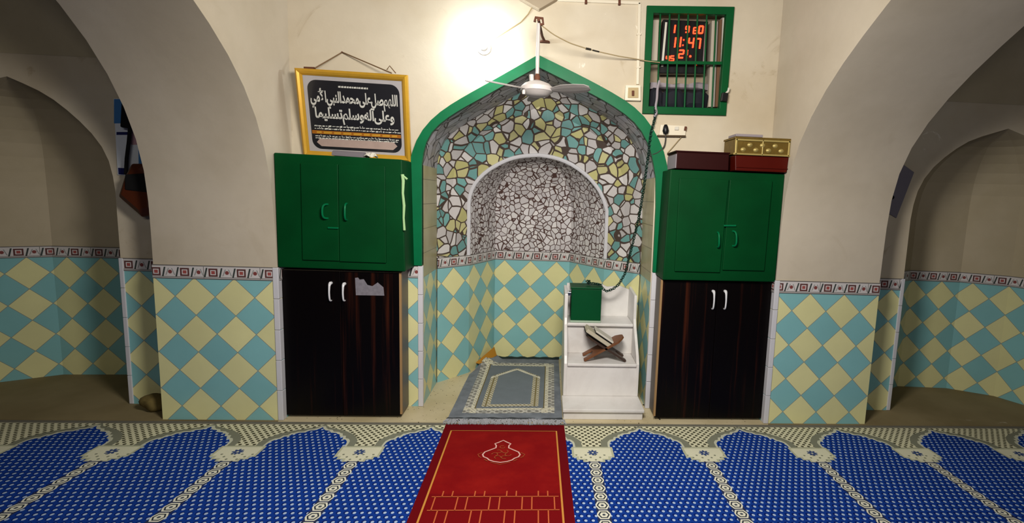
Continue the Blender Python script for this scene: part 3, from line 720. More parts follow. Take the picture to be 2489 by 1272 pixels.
b.mat(3); b.face([(x, z, .0016) for x, z in ((x0 + .004, z0 + H_ * .225), (x1 - .002, z0 + H_ * .225), (x1 - .002, z0 + H_ * .275), (x0 + .004, z0 + H_ * .275))])
b.mat(4); pz = z0 + .016; b.face([(x, z, .0016) for x, z in ((x0 + .05, pz), (x1 - .05, pz), (x1 - .025, pz + .022), (x1 - .045, pz + .044), (x0 + .045, pz + .044), (x0 + .025, pz + .022))])
b.mat(2)
rnd = random.Random(3)
for zc, hh in ((z0 + H_ * .345, .010), (z0 + H_ * .305, .009), (z0 + H_ * .195, .008), (z0 + H_ * .165, .008)):   # rows of small script
    x = x0 + .02
    while x < x1 - .02:
        w = rnd.uniform(.006, .02); t = rnd.uniform(.25, .6) * hh
        b.face([(x, zc - t, .002), (x + w, zc - t * rnd.uniform(.4, 1), .002), (x + w, zc + t * rnd.uniform(.3, 1), .002), (x, zc + t * .5, .002)])
        if rnd.random() < .35: b.face([(x, zc, .0021), (x + .003, zc, .0021), (x + .003, zc + hh, .0021), (x, zc + hh, .0021)])
        x += w + rnd.uniform(.002, .006)
x = x0 + .17
while x < x0 + .33:
    w = rnd.uniform(.006, .016); b.face([(x, z1 - .034, .002), (x + w, z1 - .034, .002), (x + w, z1 - .024, .002), (x, z1 - .026, .002)]); x += w + .003
b.mat(5); x = x0 + .03
while x < x1 - .05:
    w = rnd.uniform(.02, .05); b.face([(x, z0 + H_ * .232, .0022), (x + w, z0 + H_ * .236, .0022), (x + w, z0 + H_ * .266, .0022), (x, z0 + H_ * .262, .0022)]); x += w + .012
b.build('print', [M['matte'], M['ink'], M['silver'], flat('orange_band', '9a5c14', .5), flat('pink_grey_panel', 'a8938a', .5, .3, 0, .15, 25), flat('gold_letter', 'b98a2c', .5)], pic, weld=False)
# lettering, in Arabic presentation forms in visual order
AR = {0x627: (0xFE8D, 0xFE8E, 0, 0), 0x622: (0xFE81, 0xFE82, 0, 0), 0x623: (0xFE83, 0xFE84, 0, 0), 0x628: (0xFE8F, 0xFE90, 0xFE91, 0xFE92), 0x62a: (0xFE95, 0xFE96, 0xFE97, 0xFE98), 0x62d: (0xFEA1, 0xFEA2, 0xFEA3, 0xFEA4), 0x62f: (0xFEA9, 0xFEAA, 0, 0),
      0x633: (0xFEB1, 0xFEB2, 0xFEB3, 0xFEB4), 0x635: (0xFEB9, 0xFEBA, 0xFEBB, 0xFEBC), 0x639: (0xFEC9, 0xFECA, 0xFECB, 0xFECC), 0x644: (0xFEDD, 0xFEDE, 0xFEDF, 0xFEE0), 0x645: (0xFEE1, 0xFEE2, 0xFEE3, 0xFEE4), 0x646: (0xFEE5, 0xFEE6, 0xFEE7, 0xFEE8),
      0x647: (0xFEE9, 0xFEEA, 0xFEEB, 0xFEEC), 0x648: (0xFEED, 0xFEEE, 0, 0), 0x649: (0xFEEF, 0xFEF0, 0, 0), 0x64a: (0xFEF1, 0xFEF2, 0xFEF3, 0xFEF4)}
def shape(s):
    out, i, pj = [], 0, False; cs = [ord(c) for c in s]
    while i < len(cs):
        c = cs[i]
        if c == 32: out.append(' '); pj = False; i += 1; continue
        if c == 0x644 and i + 1 < len(cs) and cs[i + 1] in (0x627, 0x623):
            lg = {0x627: (0xFEFB, 0xFEFC), 0x623: (0xFEF7, 0xFEF8)}[cs[i + 1]]; out.append(chr(lg[pj])); pj = False; i += 2; continue
        f = AR[c]; nx = cs[i + 1] if i + 1 < len(cs) else 32; cj = f[2] != 0 and nx != 32
        out.append(chr((f[3] if cj else f[1]) if pj else (f[2] if cj else f[0]))); pj = cj; i += 1
    return ''.join(out)[::-1]
def text_mesh(txt, offset):
    cu = bpy.data.curves.new('lettering_curve', 'FONT'); cu.body = txt; cu.offset = offset; cu.resolution_u = 4
    ob = bpy.data.objects.new('lettering_curve', cu); COL.objects.link(ob); bpy.context.view_layer.update()
    me = bpy.data.meshes.new_from_object(ob.evaluated_get(bpy.context.evaluated_depsgraph_get())); bpy.data.objects.remove(ob); bpy.data.curves.remove(cu)
    v = [tuple(p.co) for p in me.vertices]; f = [tuple(p.vertices) for p in me.polygons]; bpy.data.meshes.remove(me); return v, f
def lay_text(txt, xa, xb, za, zb, n, lab, offset=.02):
    v, f = text_mesh(txt, offset)
    ax, bx = min(p[0] for p in v), max(p[0] for p in v); ay, by = min(p[1] for p in v), max(p[1] for p in v)
    mb = MB(FRM)
    for t in f: mb.face([(xa + (v[i][0] - ax) / (bx - ax) * (xb - xa), za + (v[i][1] - ay) / (by - ay) * (zb - za), n) for i in t])
    mb.build('lettering', M['silver'], pic, label=lab, weld=False)
# marks over the letters keep the dense look of the calligraphy
lay_text(shape('\u0627\u0644\u0644\u0647\u0645 \u0635\u0644 \u0639\u0644\u0649 \u0645\u062d\u0645\u062f \u0627\u0644\u0646\u0628\u064a \u0627\u0644\u0623\u0645\u064a').replace(' ', ''), x0 + .012, x1 - .012, z0 + H_ * .60, z0 + H_ * .89, .0026, 'first line of silver calligraphy', .031)
lay_text(shape('\u0648\u0639\u0644\u0649 \u0622\u0644\u0647 \u0648\u0633\u0644\u0645 \u062a\u0633\u0644\u064a\u0645\u0627').replace(' ', ''), x0 + .03, x1 - .035, z0 + H_ * .375, z0 + H_ * .645, .0026, 'second line of silver calligraphy', .031)
b = MB(FRM); b.face([(x, z, .004) for x, z in ((fw - .004, fw - .004), (WF - fw + .004, fw - .004), (WF - fw + .004, HF - fw + .004), (fw - .004, HF - fw + .004))]); b.build('glass_pane', M['glass'], pic, label='clear glass over the print')
b = MB(); pk = at(832, 127, YW - .012); a1 = at(765, 166, .115); a2 = at(952, 178, .115)
b.tube([tuple(a1), tuple(pk), tuple(a2)], .0035, 6); b.tube([tuple(at(940, 170, .12)), tuple(at(947, 160, .12)), tuple(at(962, 178, .12))], .003, 6); b.build('hanging_string', M['rope'], pic, label='brown hanging string')
b = MB(); b.tube([tuple(pk + Vector((0, -.006, 0))), (pk.x, YW, pk.z)], .004, 6); b.build('nail', M['rust'], pic)
b = MB(); quad_box(b, [(738, 168), (764, 169), (764, 163), (738, 162)], .13, .15); b.build('hanger_plate', M['rust'], pic)

# papers on top of the left cabinet
zt = at(820, 378, Y0).z
def lying(name, pts, y0, y1, h, mat, label, cat):
    mb = MB(); p = [at(u, v, y0) for u, v in pts]; n = 9; rows = []
    for i in range(n):
        t = math.pi * i / (n - 1); rows.append([Vector((p[0].x, (y0 + y1) / 2 - (y1 - y0) / 2 * math.cos(t), zt + .001 + h * math.sin(t))), Vector((p[1].x, (y0 + y1) / 2 - (y1 - y0) / 2 * math.cos(t), zt - .004 + h * math.sin(t)))])
    mb.grid(rows); mb.face([r[0] for r in rows][::-1]); mb.face([r[1] for r in rows]); return mb.build(name, mat, smooth=False, label=label, cat=cat)
lying('rolled_paper', [(806, 378), (882, 380)], .02, .085, .03, flat('dull_paper', '6c666b', .7), 'grey rolled paper lying on the green cabinet below the picture', 'paper roll')
b = MB(); rows = []
for i in range(5):
    rows.append([(at(884 + j * 7, 381, .03 + .02 * i).x, .03 + .018 * i, zt + (.004 if i in (0, 4) or j in (0, 5) else .022) + .006 * math.sin(i * 2.1 + j * 1.7)) for j in range(6)])
b.grid(rows); b.build('crumpled_paper', M['paper'], label='small crumpled white paper at the end of the grey roll', cat='paper')

# ------------------------------------------------------------------ ceiling fan on a wall bracket
FC = Vector((.014, -.15, 0)); zr = at(1310, 55, -.15).z
fan = empty('ceiling_fan', (FC.x, YW, zr), 'white three bladed fan hanging in front of the arch tip', 'fan')
zm = at(1305, 216, -.15).z
b = MB(); b.tube([(.045, YW + .002, zr + .012), (.03, YW - .1, zr + .012), (FC.x, -.15, zr + .01), (FC.x, -.165, zr + .01)], .008, 8); b.lathe([(0, 0), (.03, 0), (.03, .008), (0, .008)], (.045, YW - .01, zr + .002), 12); b.build('bracket', M['rust'], fan, label='rusty iron bracket from the wall')
b = MB(); b.tube([(FC.x - .004, FC.y, zr - .012), (FC.x + .024, FC.y, zr - .006), (FC.x + .02, FC.y, zr + .022), (FC.x - .016, FC.y, zr + .024), (FC.x - .02, FC.y, zr + .002)], .007, 8); b.build('hook', M['rust'], fan, smooth=True)
b = MB(); b.tube([(FC.x, FC.y, zr - .005), (FC.x, FC.y, zm + .05)], .0095, 14); b.build('down_rod', M['fanw'], fan, smooth=True, label='pale metal rod')
b = MB(); b.lathe([(0, .044), (.012, .044), (.03, .038), (.066, .024), (.085, .006), (.085, -.014), (.075, -.02), (.06, -.034), (.03, -.042), (0, -.044)], (FC.x, FC.y, zm), 32); b.build('motor', M['fanw'], fan, smooth=True)
b = MB(); b.lathe([(0, .075), (.01, .075), (.016, .06), (.014, .04), (0, .04)], (FC.x, FC.y, zm), 16); b.build('cup', M['rust'], fan, smooth=True)
b = MB(); b.tube([(FC.x - .028, FC.y, zm + .038), (FC.x - .03, FC.y, zm + .07)], .012, 12); b.build('capacitor', M['fanw'], fan, smooth=True, label='white capacitor')
b = MB(); c = Vector((FC.x - .066, FC.y - .05, zm - .028)); b.lathe([(0, -.014), (.008, -.012), (.009, 0), (.006, .012), (0, .012)], c, 10); b.build('pull_knob', M['fanw'], fan, smooth=True, label='white drop under the motor')
for deg, tw in ((215, -17), (335, -19), (95, -17)):
    a = math.radians(deg); d = Vector((math.cos(a), math.sin(a), 0)); s = Vector((-d.y, d.x, 0)); t = math.radians(tw)
    sv = s * math.cos(t) + Vector((0, 0, 1)) * math.sin(t); nv = d.cross(sv)
    b = MB(); rows = []
    for r, w in ((.085, .018), (.12, .03), (.15, .04), (.22, .042), (.275, .034), (.296, .016)):
        c = Vector((FC.x, FC.y, zm - .008)) + d * r
        rows.append([c - sv * w - nv * .0015, c - sv * w * .4 - nv * .004, c + sv * w * .4 - nv * .004, c + sv * w - nv * .0015, c + sv * w + nv * .0015, c + sv * w * .4 - nv * .001, c - sv * w * .4 - nv * .001, c - sv * w + nv * .0015])
    b.grid(rows, None, True); b.face(rows[0][::-1]); b.face(rows[-1]); b.build('blade', M['blade'], fan, label='grey white fan blade')

# wall lamp: glowing bulb in a batten holder, its cord coming down from above
LB = at(1172, 105, YW - .1)
lamp = empty('wall_lamp', (LB.x, YW, LB.z), 'glaring white bulb on the wall left of the fan', 'lamp')
g = G('bulb_glow'); g.color((255, 255, 255)); g.b.inputs['Emission Color'].default_value = (.86, .94, 1, 1); g.b.inputs['Emission Strength'].default_value = 190; M['bulb'] = g.m
def ylathe(prof, c, n=20):
    mb = MB(); rows = [[(c.x + r * math.cos(t), c.y + h, c.z + r * math.sin(t)) for t in (2 * math.pi * k_ / n for k_ in range(n))] for r, h in prof]; return mb.grid(rows, None, True)
ylathe([(0, .1), (.04, .1), (.04, .085), (.024, .078), (.022, .035), (0, .035)], LB).build('holder', M['fanw'], lamp, smooth=True)
ylathe([(.014, .036), (.018, .03), (.03, .012), (.034, -.006), (.03, -.024), (.018, -.036), (0, -.04)], LB).build('bulb', M['bulb'], lamp, smooth=True)
b = MB(); b.tube([tuple(at(u, v, YW - .006)) for u, v in ((1300, -14), (1293, 18), (1284, 34), (1266, 54), (1238, 72), (1200, 96), (1178, 104))], .0035, 6); b.build('flex', M['wire'], lamp, smooth=True, label='thin cord')
# pointed corner of a board fixed above the fan
b = MB(); p = [at(u, v, YW - .05) for u, v in ((1310, 22), (1358, -6), (1310, -34), (1262, -6))]
b.hexa([tuple(a) for a in p] + [(a.x, YW - .005, a.z) for a in p]); b.build('wall_board', [M['recess']], bevel=.004, label='brownish board with its corner pointing down above the fan', cat='board')
# fan cable to the window
b = MB(); b.tube(smooth_path([tuple(at(u, v, y)) for u, v, y in ((1314, 60, -.14), (1345, 84, -.08), (1385, 105, -.01), (1425, 118, .05), (1460, 127, .09), (1505, 137, .14), (1550, 144, YW - .02), (1575, 149, YW - .025), (1604, 152, YW - .022))], 40, 1), .003, 6)
fc = b.build('fan_cable', M['wire'], smooth=True, label='thin sagging cable from the fan hook to the barred window', cat='cable')
b = MB(); b.tube([tuple(at(1424, 118, .048)), tuple(at(1436, 120.5, .06))], .0065, 8); b.tube([tuple(at(1440, 122, .066)), tuple(at(1456, 126, .085))], .0045, 8); b.build('tape_joint', M['wire_d'], fc, label='black tape joint')
# conduit, switch and socket
cnd = empty('cable_conduit', at(1553, 100, YW), 'cream conduit running along the top and down beside the window', 'conduit')
def straight(u0, v0, u1, v1, w, dpt, name, mat, par):
    A_, B_ = at(u0, v0, YW), at(u1, v1, YW); d_ = (B_ - A_).normalized(); n_ = Vector((-d_.z, 0, d_.x)) * w
    mb = MB(); f_ = Vector((0, -dpt, 0)); mb.hexa([tuple(A_ - n_ + f_), tuple(B_ - n_ + f_), tuple(B_ + n_ + f_), tuple(A_ + n_ + f_), tuple(A_ - n_), tuple(B_ - n_), tuple(B_ + n_), tuple(A_ + n_)]); return mb.build(name, mat, par, bevel=.002)
straight(1340, 0, 1556, 9, .008, .014, 'conduit_run', M['pvc'], cnd); straight(1554, 8, 1549, 206, .008, .014, 'conduit_drop', M['pvc'], cnd)
for u, v in ((1424, 5), (1505, 8)): straight(u - 3, v, u + 3, v, .014, .018, 'clip', M['rust'], cnd)
for u, v in ((1552, 85), (1551, 165)): straight(u, v - 2, u, v + 2, .013, .018, 'clip', M['pvc'], cnd)
sw = empty('light_switch', at(1537, 226, YW), 'cream switch box at the foot of the conduit beside the window', 'switch')
b = MB(); quad_box(b, [(1519, 244), (1558, 245), (1558, 207), (1521, 206)], YW - .03, YW); b.build('box', M['pvc'], sw, bevel=.004)
b = MB(); quad_box(b, [(1526, 238), (1552, 238), (1552, 213), (1527, 213)], YW - .034, YW - .03); b.build('plate', flat('yellowed_plate', 'a8946a', .5), sw, bevel=.002)
b = MB(); quad_box(b, [(1536, 233), (1542, 233), (1542, 220), (1536, 220)], YW - .042, YW - .034); b.build('rocker', M['rust'], sw, bevel=.002)
so = empty('wall_socket', at(1635, 320, YW), 'cream wall socket with a black plug above the maroon box', 'socket')
b = MB(); quad_box(b, [(1602, 329), (1666, 331), (1669, 306), (1606, 303)], YW - .014, YW); b.build('plate', M['pvc'], so, bevel=.003)
b = MB(); quad_box(b, [(1599, 332), (1667, 333), (1667, 329), (1599, 328)], YW - .022, YW); b.build('shadow_strip', flat('lip_shadow', '4a3a26', .7), so)  # dark strip drawn as the shadow line under the socket plate
b = MB(); quad_box(b, [(1640, 316), (1650, 316), (1650, 308), (1641, 308)], YW - .022, YW - .014); b.build('rocker', M['paper'], so, bevel=.002)
b = MB(); quad_box(b, [(1663, 317), (1668, 318), (1670, 308), (1665, 307)], YW - .022, YW - .006); b.build('indicator', M['rust'], so)
pg = empty('power_plug', at(1618, 318, YW - .02), 'black plug with cord hanging from the wall socket', 'plug')
pcs = [at(u, v, YW - .03) for u, v in ((1618, 303), (1618, 308), (1618, 318), (1618, 325))]
b = MB(); b.tube([tuple(p) for p in pcs], [.008, .014, .02, .014], 10); b.build('body', M['black'], pg, smooth=True)
b = MB(); b.tube(smooth_path([tuple(at(u, v, YW - .02)) for u, v in ((1618, 325), (1618, 340), (1615, 356), (1608, 364), (1598, 372), (1586, 376))], 16, 1), .004, 6); b.build('cord', M['wire_d'], pg, smooth=True)
b = MB(); b.tube(smooth_path([tuple(at(u, v, YW - .01)) for u, v in ((1658, 331), (1650, 340), (1640, 352), (1627, 367), (1622, 372))], 10, 1), .0028, 6); b.build('loose_wire', M['wire'], smooth=True, label='thin tan wire slanting from the socket to the maroon box', cat='cable')

# ------------------------------------------------------------------ boxes on the right cabinet
def solid(mb, fr, y0, y1): return quad_box(mb, fr, y0, y1)
zr_ = at(1770, 415, Y0).z
mx = empty('wooden_box', at(1700, 408, .02), 'maroon wooden box with a grey end, nearer the niche', 'box')
b = MB(); p = [at(u, v, .0) for u, v in ((1643, 411), (1771, 414), (1773, 373), (1645, 371))]
for q_ in p[:2]: q_.z = zr_ + .0005
p[2].z = p[3].z = (p[2].z + p[3].z) / 2
b.hexa([tuple(a) for a in p] + [(a.x, YW - .01, a.z) for a in p]); b.build('body', M['redbox2'], mx, bevel=.004)
b = MB(); b.box(p[0].x - .004, p[0].x, .0, YW - .012, p[0].z + .003, p[3].z - .012); b.build('end_label', M['paper_g'], mx, label='grey worn end panel')
b = MB(); b.box(p[3].x - .008, p[2].x + .004, -.006, YW - .008, p[3].z, p[3].z + .008); b.build('lid', M['redbox2'], mx, bevel=.002)
my = empty('wooden_box', at(1850, 420, -.03), 'dark red varnished wooden box carrying the brass casket', 'box')
b = MB(); p = [at(u, v, -.03) for u, v in ((1787, 419), (1912, 423), (1918, 381), (1787, 379))]
for q_ in p[:2]: q_.z = zr_ + .0005
p[2].z = p[3].z = (p[2].z + p[3].z) / 2
b.hexa([tuple(a) for a in p] + [(a.x, YW - .03, a.z) for a in p]); b.build('body', M['redbox'], my, bevel=.004)
zz = p[3].z
b = MB(); b.box(p[0].x + .002, p[1].x + .002, -.036, -.03, p[0].z + .018, p[0].z + .024); b.build('moulding', M['redbox'], my, bevel=.002)
bs = empty('brass_casket', at(1850, 383, -.035), 'brass casket with embossed panels on the red box', 'casket')
b0 = [at(u, v, -.035) for u, v in ((1785, 381), (1917, 384), (1921, 342), (1785, 338))]; zb_ = zz + .001
hgt = (b0[3].z + b0[2].z) / 2 - zb_; xa, xb = b0[0].x, b0[2].x
b = MB(); b.box(xa, xb, -.035, .15, zb_ + .004, zb_ + hgt); b.build('body', M['brass'], bs, bevel=.003)
b = MB(); t = .011
for (x_0, x_1, z_0, z_1) in ((xa, xb, zb_ + .001, zb_ + t), (xa, xb, zb_ + hgt - t, zb_ + hgt), (xa, xa + t, zb_, zb_ + hgt), (xb - t, xb, zb_, zb_ + hgt), ((xa + xb) / 2 - t / 3, (xa + xb) / 2 + t / 3, zb_, zb_ + hgt)): b.box(x_0, x_1, -.042, -.034, z_0, z_1)
b.build('rim', M['brass_hi'], bs, bevel=.002, label='bright brass rim')
rnd = random.Random(5)
for i in range(7):
    c = Vector((xa + .03 + (xb - xa - .06) * (i + .5) / 7, -.036, zb_ + hgt * (.35 + .3 * (i % 2)))); b = MB(); r = .016
    rows = [[(c.x + r * q * math.cos(a), c.y - .008 * (1 - q * q), c.z + r * q * math.sin(a) * .8) for a in (2 * math.pi * j / 10 for j in range(10))] for q in (1, .75, .45, .05)]
    b.grid(rows, None, True); b.build('boss', M['brass_hi'], bs, smooth=True, label='embossed boss')
for q in ((xa, -.035), (xb, -.035), (xa, .14)):
    b = MB(); b.lathe([(0, -.006), (.008, -.005), (.009, 0), (.006, .006), (0, .006)], (q[0], q[1], zb_ + .006), 10); b.build('foot', M['brass_hi'], bs, smooth=True)
b = MB(); b.box(xa - .004, xb + .003, -.04, .155, zb_ + hgt + .0005, zb_ + hgt + .012); b.build('lid', M['brass'], bs, bevel=.002)
b = MB(); ty = .02; a_ = at(1790, 333, ty); c_ = at(1852, 336, ty); zt2 = zb_ + hgt + .0125
b.box(a_.x, c_.x, ty, .14, zt2, zt2 + .008); b.box(a_.x - .004, c_.x + .004, ty - .004, .144, zt2 + .008, zt2 + .022)
b.build('metal_tray', M['paper_g'], bevel=.002, label='small grey metal tray on top of the brass casket', cat='tray')

# ------------------------------------------------------------------ minbar, box, book stand
mn = empty('stepped_pulpit', (.46, .02, 0), 'white marble stepped pulpit inside the niche', 'pulpit')
XL, XR = .243, .688
b = MB(); b.box(.219, .705, .03, .26, 0, .05); b.build('base_riser', M['marble'], mn, bevel=.003)
b = MB(); b.box(.214, .712, .015, .24, .05, .07); b.build('tread', M['marble'], mn, bevel=.004)
b = MB(); b.box(XL - .004, XR + .004, .23, .44, .07, .272); b.build('riser', M['marble'], mn, bevel=.003)
b = MB(); b.box(XL, XR, .214, .45, .272, .29); b.build('tread', M['marble'], mn, bevel=.004)
b = MB(); b.box(XL - .002, XR + .002, .44, .655, .29, .485); b.build('riser', M['marble'], mn, bevel=.003)
b = MB(); b.box(XL, XR, .412, .66, .485, .505); b.build('tread', M['marble'], mn, bevel=.004)
b = MB(); b.prism([(XL, .505), (XR - .0, .505), (XR - .0, .70), (.62, .725), (.53, .715), (.50, .73), (.40, .735), (XL, .735)], 1, .652, .667); b.build('back_slab', M['marble'], mn, label='uneven marble back slabs')
chk = [(.226, .07), (.226, .285), (.25, .33), (.395, .50), (.415, .54), (.42, .70), (.66, .72), (.66, .07)]
for a_, c_ in ((.221, .2425), (.6885, .708)):
    b = MB(); b.prism(chk, 0, a_, c_); b.build('side_slab', M['marble'], mn, bevel=.004)
zt3 = .506
bx_ = empty('donation_box', (.36, .44, zt3), 'green metal donation box with chain on the top step', 'box')
f0 = [at(u, v, .435) for u, v in ((1387, 779), (1460, 777), (1460, 704), (1388, 702))]; xa, xb, zt4 = f0[0].x, f0[1].x, f0[2].z
b = MB(); b.box(xa, xb, .435, .6, zt3 + .012, zt4); b.build('body', M['boxg'], bx_, bevel=.004)
b = MB(); b.box(xa - .006, xb + .006, .428, .606, zt4, zt4 + .012); b.build('lid', M['boxg'], bx_, bevel=.003)
b = MB(); b.box(xa - .004, xb + .0, .43, .602, zt3, zt3 + .012); b.build('bottom_flange', flat('pale_rim', '9ab09a', .5), bx_, bevel=.002, label='pale worn bottom edge')
b = MB(); c = Vector((xa - .012, .45, at(1377, 712, .45).z)); b.tube([(xa, .45, c.z + .02), (xa - .014, .45, c.z + .018), (xa - .014, .45, c.z)], .004, 6); b.box(xa - .026, xa - .003, .44, .46, c.z - .018, c.z + .006); b.build('padlock', M['steel'], bx_, bevel=.003, label='bright padlock on the left side')
# chain
pts = [at(1592, 262, YW - .03), at(1592, 286, YW - .03), at(1588, 302, YW - .03), at(1582, 322, YW - .03), at(1578, 350, YW - .028), at(1577, 372, YW - .026), at(1574, 390, YW), at(1565, 457, .3), at(1553, 529, .36), at(1544, 567, .39), at(1529, 628, .43), at(1519, 666, .455), at(1504, 692, .47), at(1490, 703, .48), at(1474, 709, .49)]
pts += [Vector((xb + .012, .5, zt4 - .004)), Vector((xb - .004, .505, zt4 + .022)), Vector((xb - .05, .51, zt4 + .028)), Vector((xb - .075, .5, zt4 + .03)), Vector((xb - .095, .52, zt4 + .026)), Vector((xb - .07, .54, zt4 + .03)), Vector((xb - .085, .51, zt4 + .045)), Vector((xb - .1, .53, zt4 + .04))]
sm = resample([tuple(p) for p in pts], 110)
b = MB()
for i in range(len(sm) - 1):
    A_, B_ = sm[i], sm[i + 1]; d_ = (B_ - A_); L_k = d_.length * .72; d_.normalize(); s_ = d_.orthogonal().normalized()
    if i % 2: s_ = d_.cross(s_)
    c_ = (A_ + B_) / 2; path = [c_ + d_ * (L_k * math.cos(t)) + s_ * (.0085 * math.sin(t)) for t in (2 * math.pi * j / 8 for j in range(9))]
    b.tube(path, .0028, 5, False)
b.build('iron_chain', M['chain'], smooth=True, label='dark chain hanging from the barred window to the green donation box', cat='chain')
# book stand: two crossed boards
zs = .2905; ya, yb = .252, .402
xl, xr = .352, .622
rs = empty('book_stand', (.487, .335, zs), 'folding brown wooden book stand on the middle step', 'book stand')
def board(A_, B_, th, prongs, mat, nm):
    A_, B_ = Vector((A_[0], 0, A_[1])), Vector((B_[0], 0, B_[1])); d_ = B_ - A_; n_ = Vector((-d_.z, 0, d_.x)).normalized() * th
    prof = [(0, ya), (0, ya + .038), (.2, ya + .042), (.26, (ya + yb) / 2), (.2, yb - .042), (0, yb - .038), (0, yb), (.5, yb), (.85, yb), (.95, yb - .03), (1.0, (ya + yb) / 2 + .02), (1.0, (ya + yb) / 2 - .02), (.95, ya + .03), (.85, ya), (.5, ya)]
    pts_ = [A_ + d_ * t + Vector((0, y, 0)) for t, y in prof]; mb = MB()
    tri_ = tessellate_polygon([[Vector((t, y * 3, 0)) for t, y in prof]])
    for t in tri_: mb.face([pts_[i] + n_ for i in t]); mb.face([pts_[i] - n_ for i in t][::-1])
    for i in range(len(pts_)):
        j = (i + 1) % len(pts_); mb.face([pts_[i] - n_, pts_[j] - n_, pts_[j] + n_, pts_[i] + n_])
    return mb.build(nm, mat, rs, bevel=.002)
board((xl + .0, zs + .006), (.61, zs + .155), .0065, 1, M['walnut'], 'leaf')
board((xr, zs + .006), (.365, zs + .165), .0065, 1, M['walnut_d'], 'leaf')
bk = empty('open_book', (.44, .335, zs + .12), 'thick open book tilted on the wooden book stand', 'book')
A_, B_ = Vector((.352, 0, zs + .192)), Vector((.515, 0, zs + .085)); d_ = (B_ - A_); n_ = Vector((-d_.z, 0, d_.x)).normalized()
if n_.z < 0: n_ = -n_
def slab_on(p, q, t0, t1, y0, y1, nm, mat, lab=None):
    mb = MB(); mb.hexa([(*(p + n_ * t0).xz, y0)] * 0 or [tuple(p + n_ * t0 + Vector((0, y0, 0))), tuple(q + n_ * t0 + Vector((0, y0, 0))), tuple(q + n_ * t1 + Vector((0, y0, 0))), tuple(p + n_ * t1 + Vector((0, y0, 0))), tuple(p + n_ * t0 + Vector((0, y1, 0))), tuple(q + n_ * t0 + Vector((0, y1, 0))), tuple(q + n_ * t1 + Vector((0, y1, 0))), tuple(p + n_ * t1 + Vector((0, y1, 0)))]); mb.build(nm, mat, bk, bevel=.002, label=lab)
slab_on(A_, B_, .0, .004, .262, .405, 'cover', M['cloth_k'], 'black cover'); slab_on(A_ + d_ * .02, B_ - d_ * .02, .004, .028, .266, .4, 'page_block', M['page'])
slab_on(A_ + d_ * .3, B_ + d_ * .02, .034, .038, .27, .4, 'cover', M['cloth_k'], 'black cover'); slab_on(A_ + d_ * .3, B_ - d_ * .0, .038, .05, .272, .398, 'page_block', M['paper'])

# ------------------------------------------------------------------ rugs and carpet
b = MB(); xa, xb, ya_, yb_ = -4.4, 4.4, -.03, -3.6; zc = -.014
b.face([(xa, ya_, zc), (xa, yb_, zc), (xb, yb_, zc), (xb, ya_, zc)], [(xa, -ya_), (xa, -yb_), (xb, -yb_), (xb, -ya_)])
b.box(xa, xb, yb_, ya_, -.03, zc - .0004)
b.build('prayer_carpet', M['carpet'], label='blue dotted carpet woven with a row of cream edged arches', cat='carpet', weld=False)
# kerb binding
b = MB(); b.box(-4.4, 4.4, -.03, -.0145, -.03, -.006); b.build('carpet_binding', flat('grey_binding', '6f6d63', .9, .1, 0, .15, 12), label='grey strip between the carpet and the stone step', cat='edging strip')
# red prayer mat
RX0, RX1, RY0, RY1 = -.472, .222, -.024, -1.3; zr2 = -.0135
red = empty('prayer_mat', ((RX0 + RX1) / 2, -.6, zr2), 'red prayer mat with gold border lying on the blue carpet', 'prayer mat')
SK = -.016
def rx(u, v): return RX0 + u + SK * -v * 1.0
b = MB(); n = 30; th = .006
top = [[(rx(u, RY0 - (RY0 - RY1) * i / n - RY0 if False else (RY0 - RY1) * i / n), RY0 - (RY0 - RY1) * i / n, zr2 + th + .0012 * math.sin(i * .9 + u * 7)) for u in (0, .17, .35, .52, .694)] for i in range(n + 1)]
b.grid(top, [[(u, (RY0 - RY1) * i / n) for u in (0, .17, .35, .52, .694)] for i in range(n + 1)])
rim = [r[0] for r in top] + list(top[-1][1:]) + [r[-1] for r in top[::-1][1:]] + list(top[0][::-1][1:-1])
b.grid([rim, [(p[0], p[1], zr2) for p in rim]], None, True)
mat_o = b.build('pile', M['red'], red, weld=False)
zt5 = zr2 + th + .0022
def rug_strip(paths, w, mat, name, lab):
    mb = MB()
    for p in paths: mb.strip([(rx(u, v), RY0 - v) for u, v in p], w, zt5)
    mb.build(name, mat, red, label=lab, weld=False)
rug_strip([[(.045, 1.27), (.045, .092), (.645, .092), (.645, 1.27)]], .009, M['gold_thread'], 'border_line', 'gold border line')
lines = []; rows = [.742, .842, .942, 1.042, 1.142, 1.242]
for v in rows: lines.append([(.066, v), (.632, v)])
for j in range(-1, 5):
    v0 = .742 + .1 * j; v1 = v0 + .1
    if j < 0: v0 = .698
    cs = [.1325 + .143 * k_ for k_ in range(4)] if j % 2 else [.061 + .143 * k_ for k_ in range(5)]
    for c in cs:
        for q in (c - .0215, c + .0215):
            if .066 < q < .63: lines.append([(q, v0), (q, v1)])
rug_strip(lines, .0055, M['brick_thread'], 'brick_line', 'orange brick pattern lines')
mc, mv = .348, .352
half = [(0, -.145), (.02, -.125), (.043, -.105), (.034, -.085), (.034, -.06), (.06, -.038), (.088, -.015), (.097, .012), (.09, .035), (.07, .05), (.058, .068), (.035, .082), (0, .092)]
med = [(mc + x, mv + y) for x, y in half] + [(mc - x, mv + y) for x, y in half[-2:0:-1]]
mb = MB(); mb.strip([(rx(u, v), RY0 - v) for u, v in med], .008, zt5, True); mb.build('medallion', M['pink_thread'], red, label='pale pink spade shaped medallion outline', weld=False)
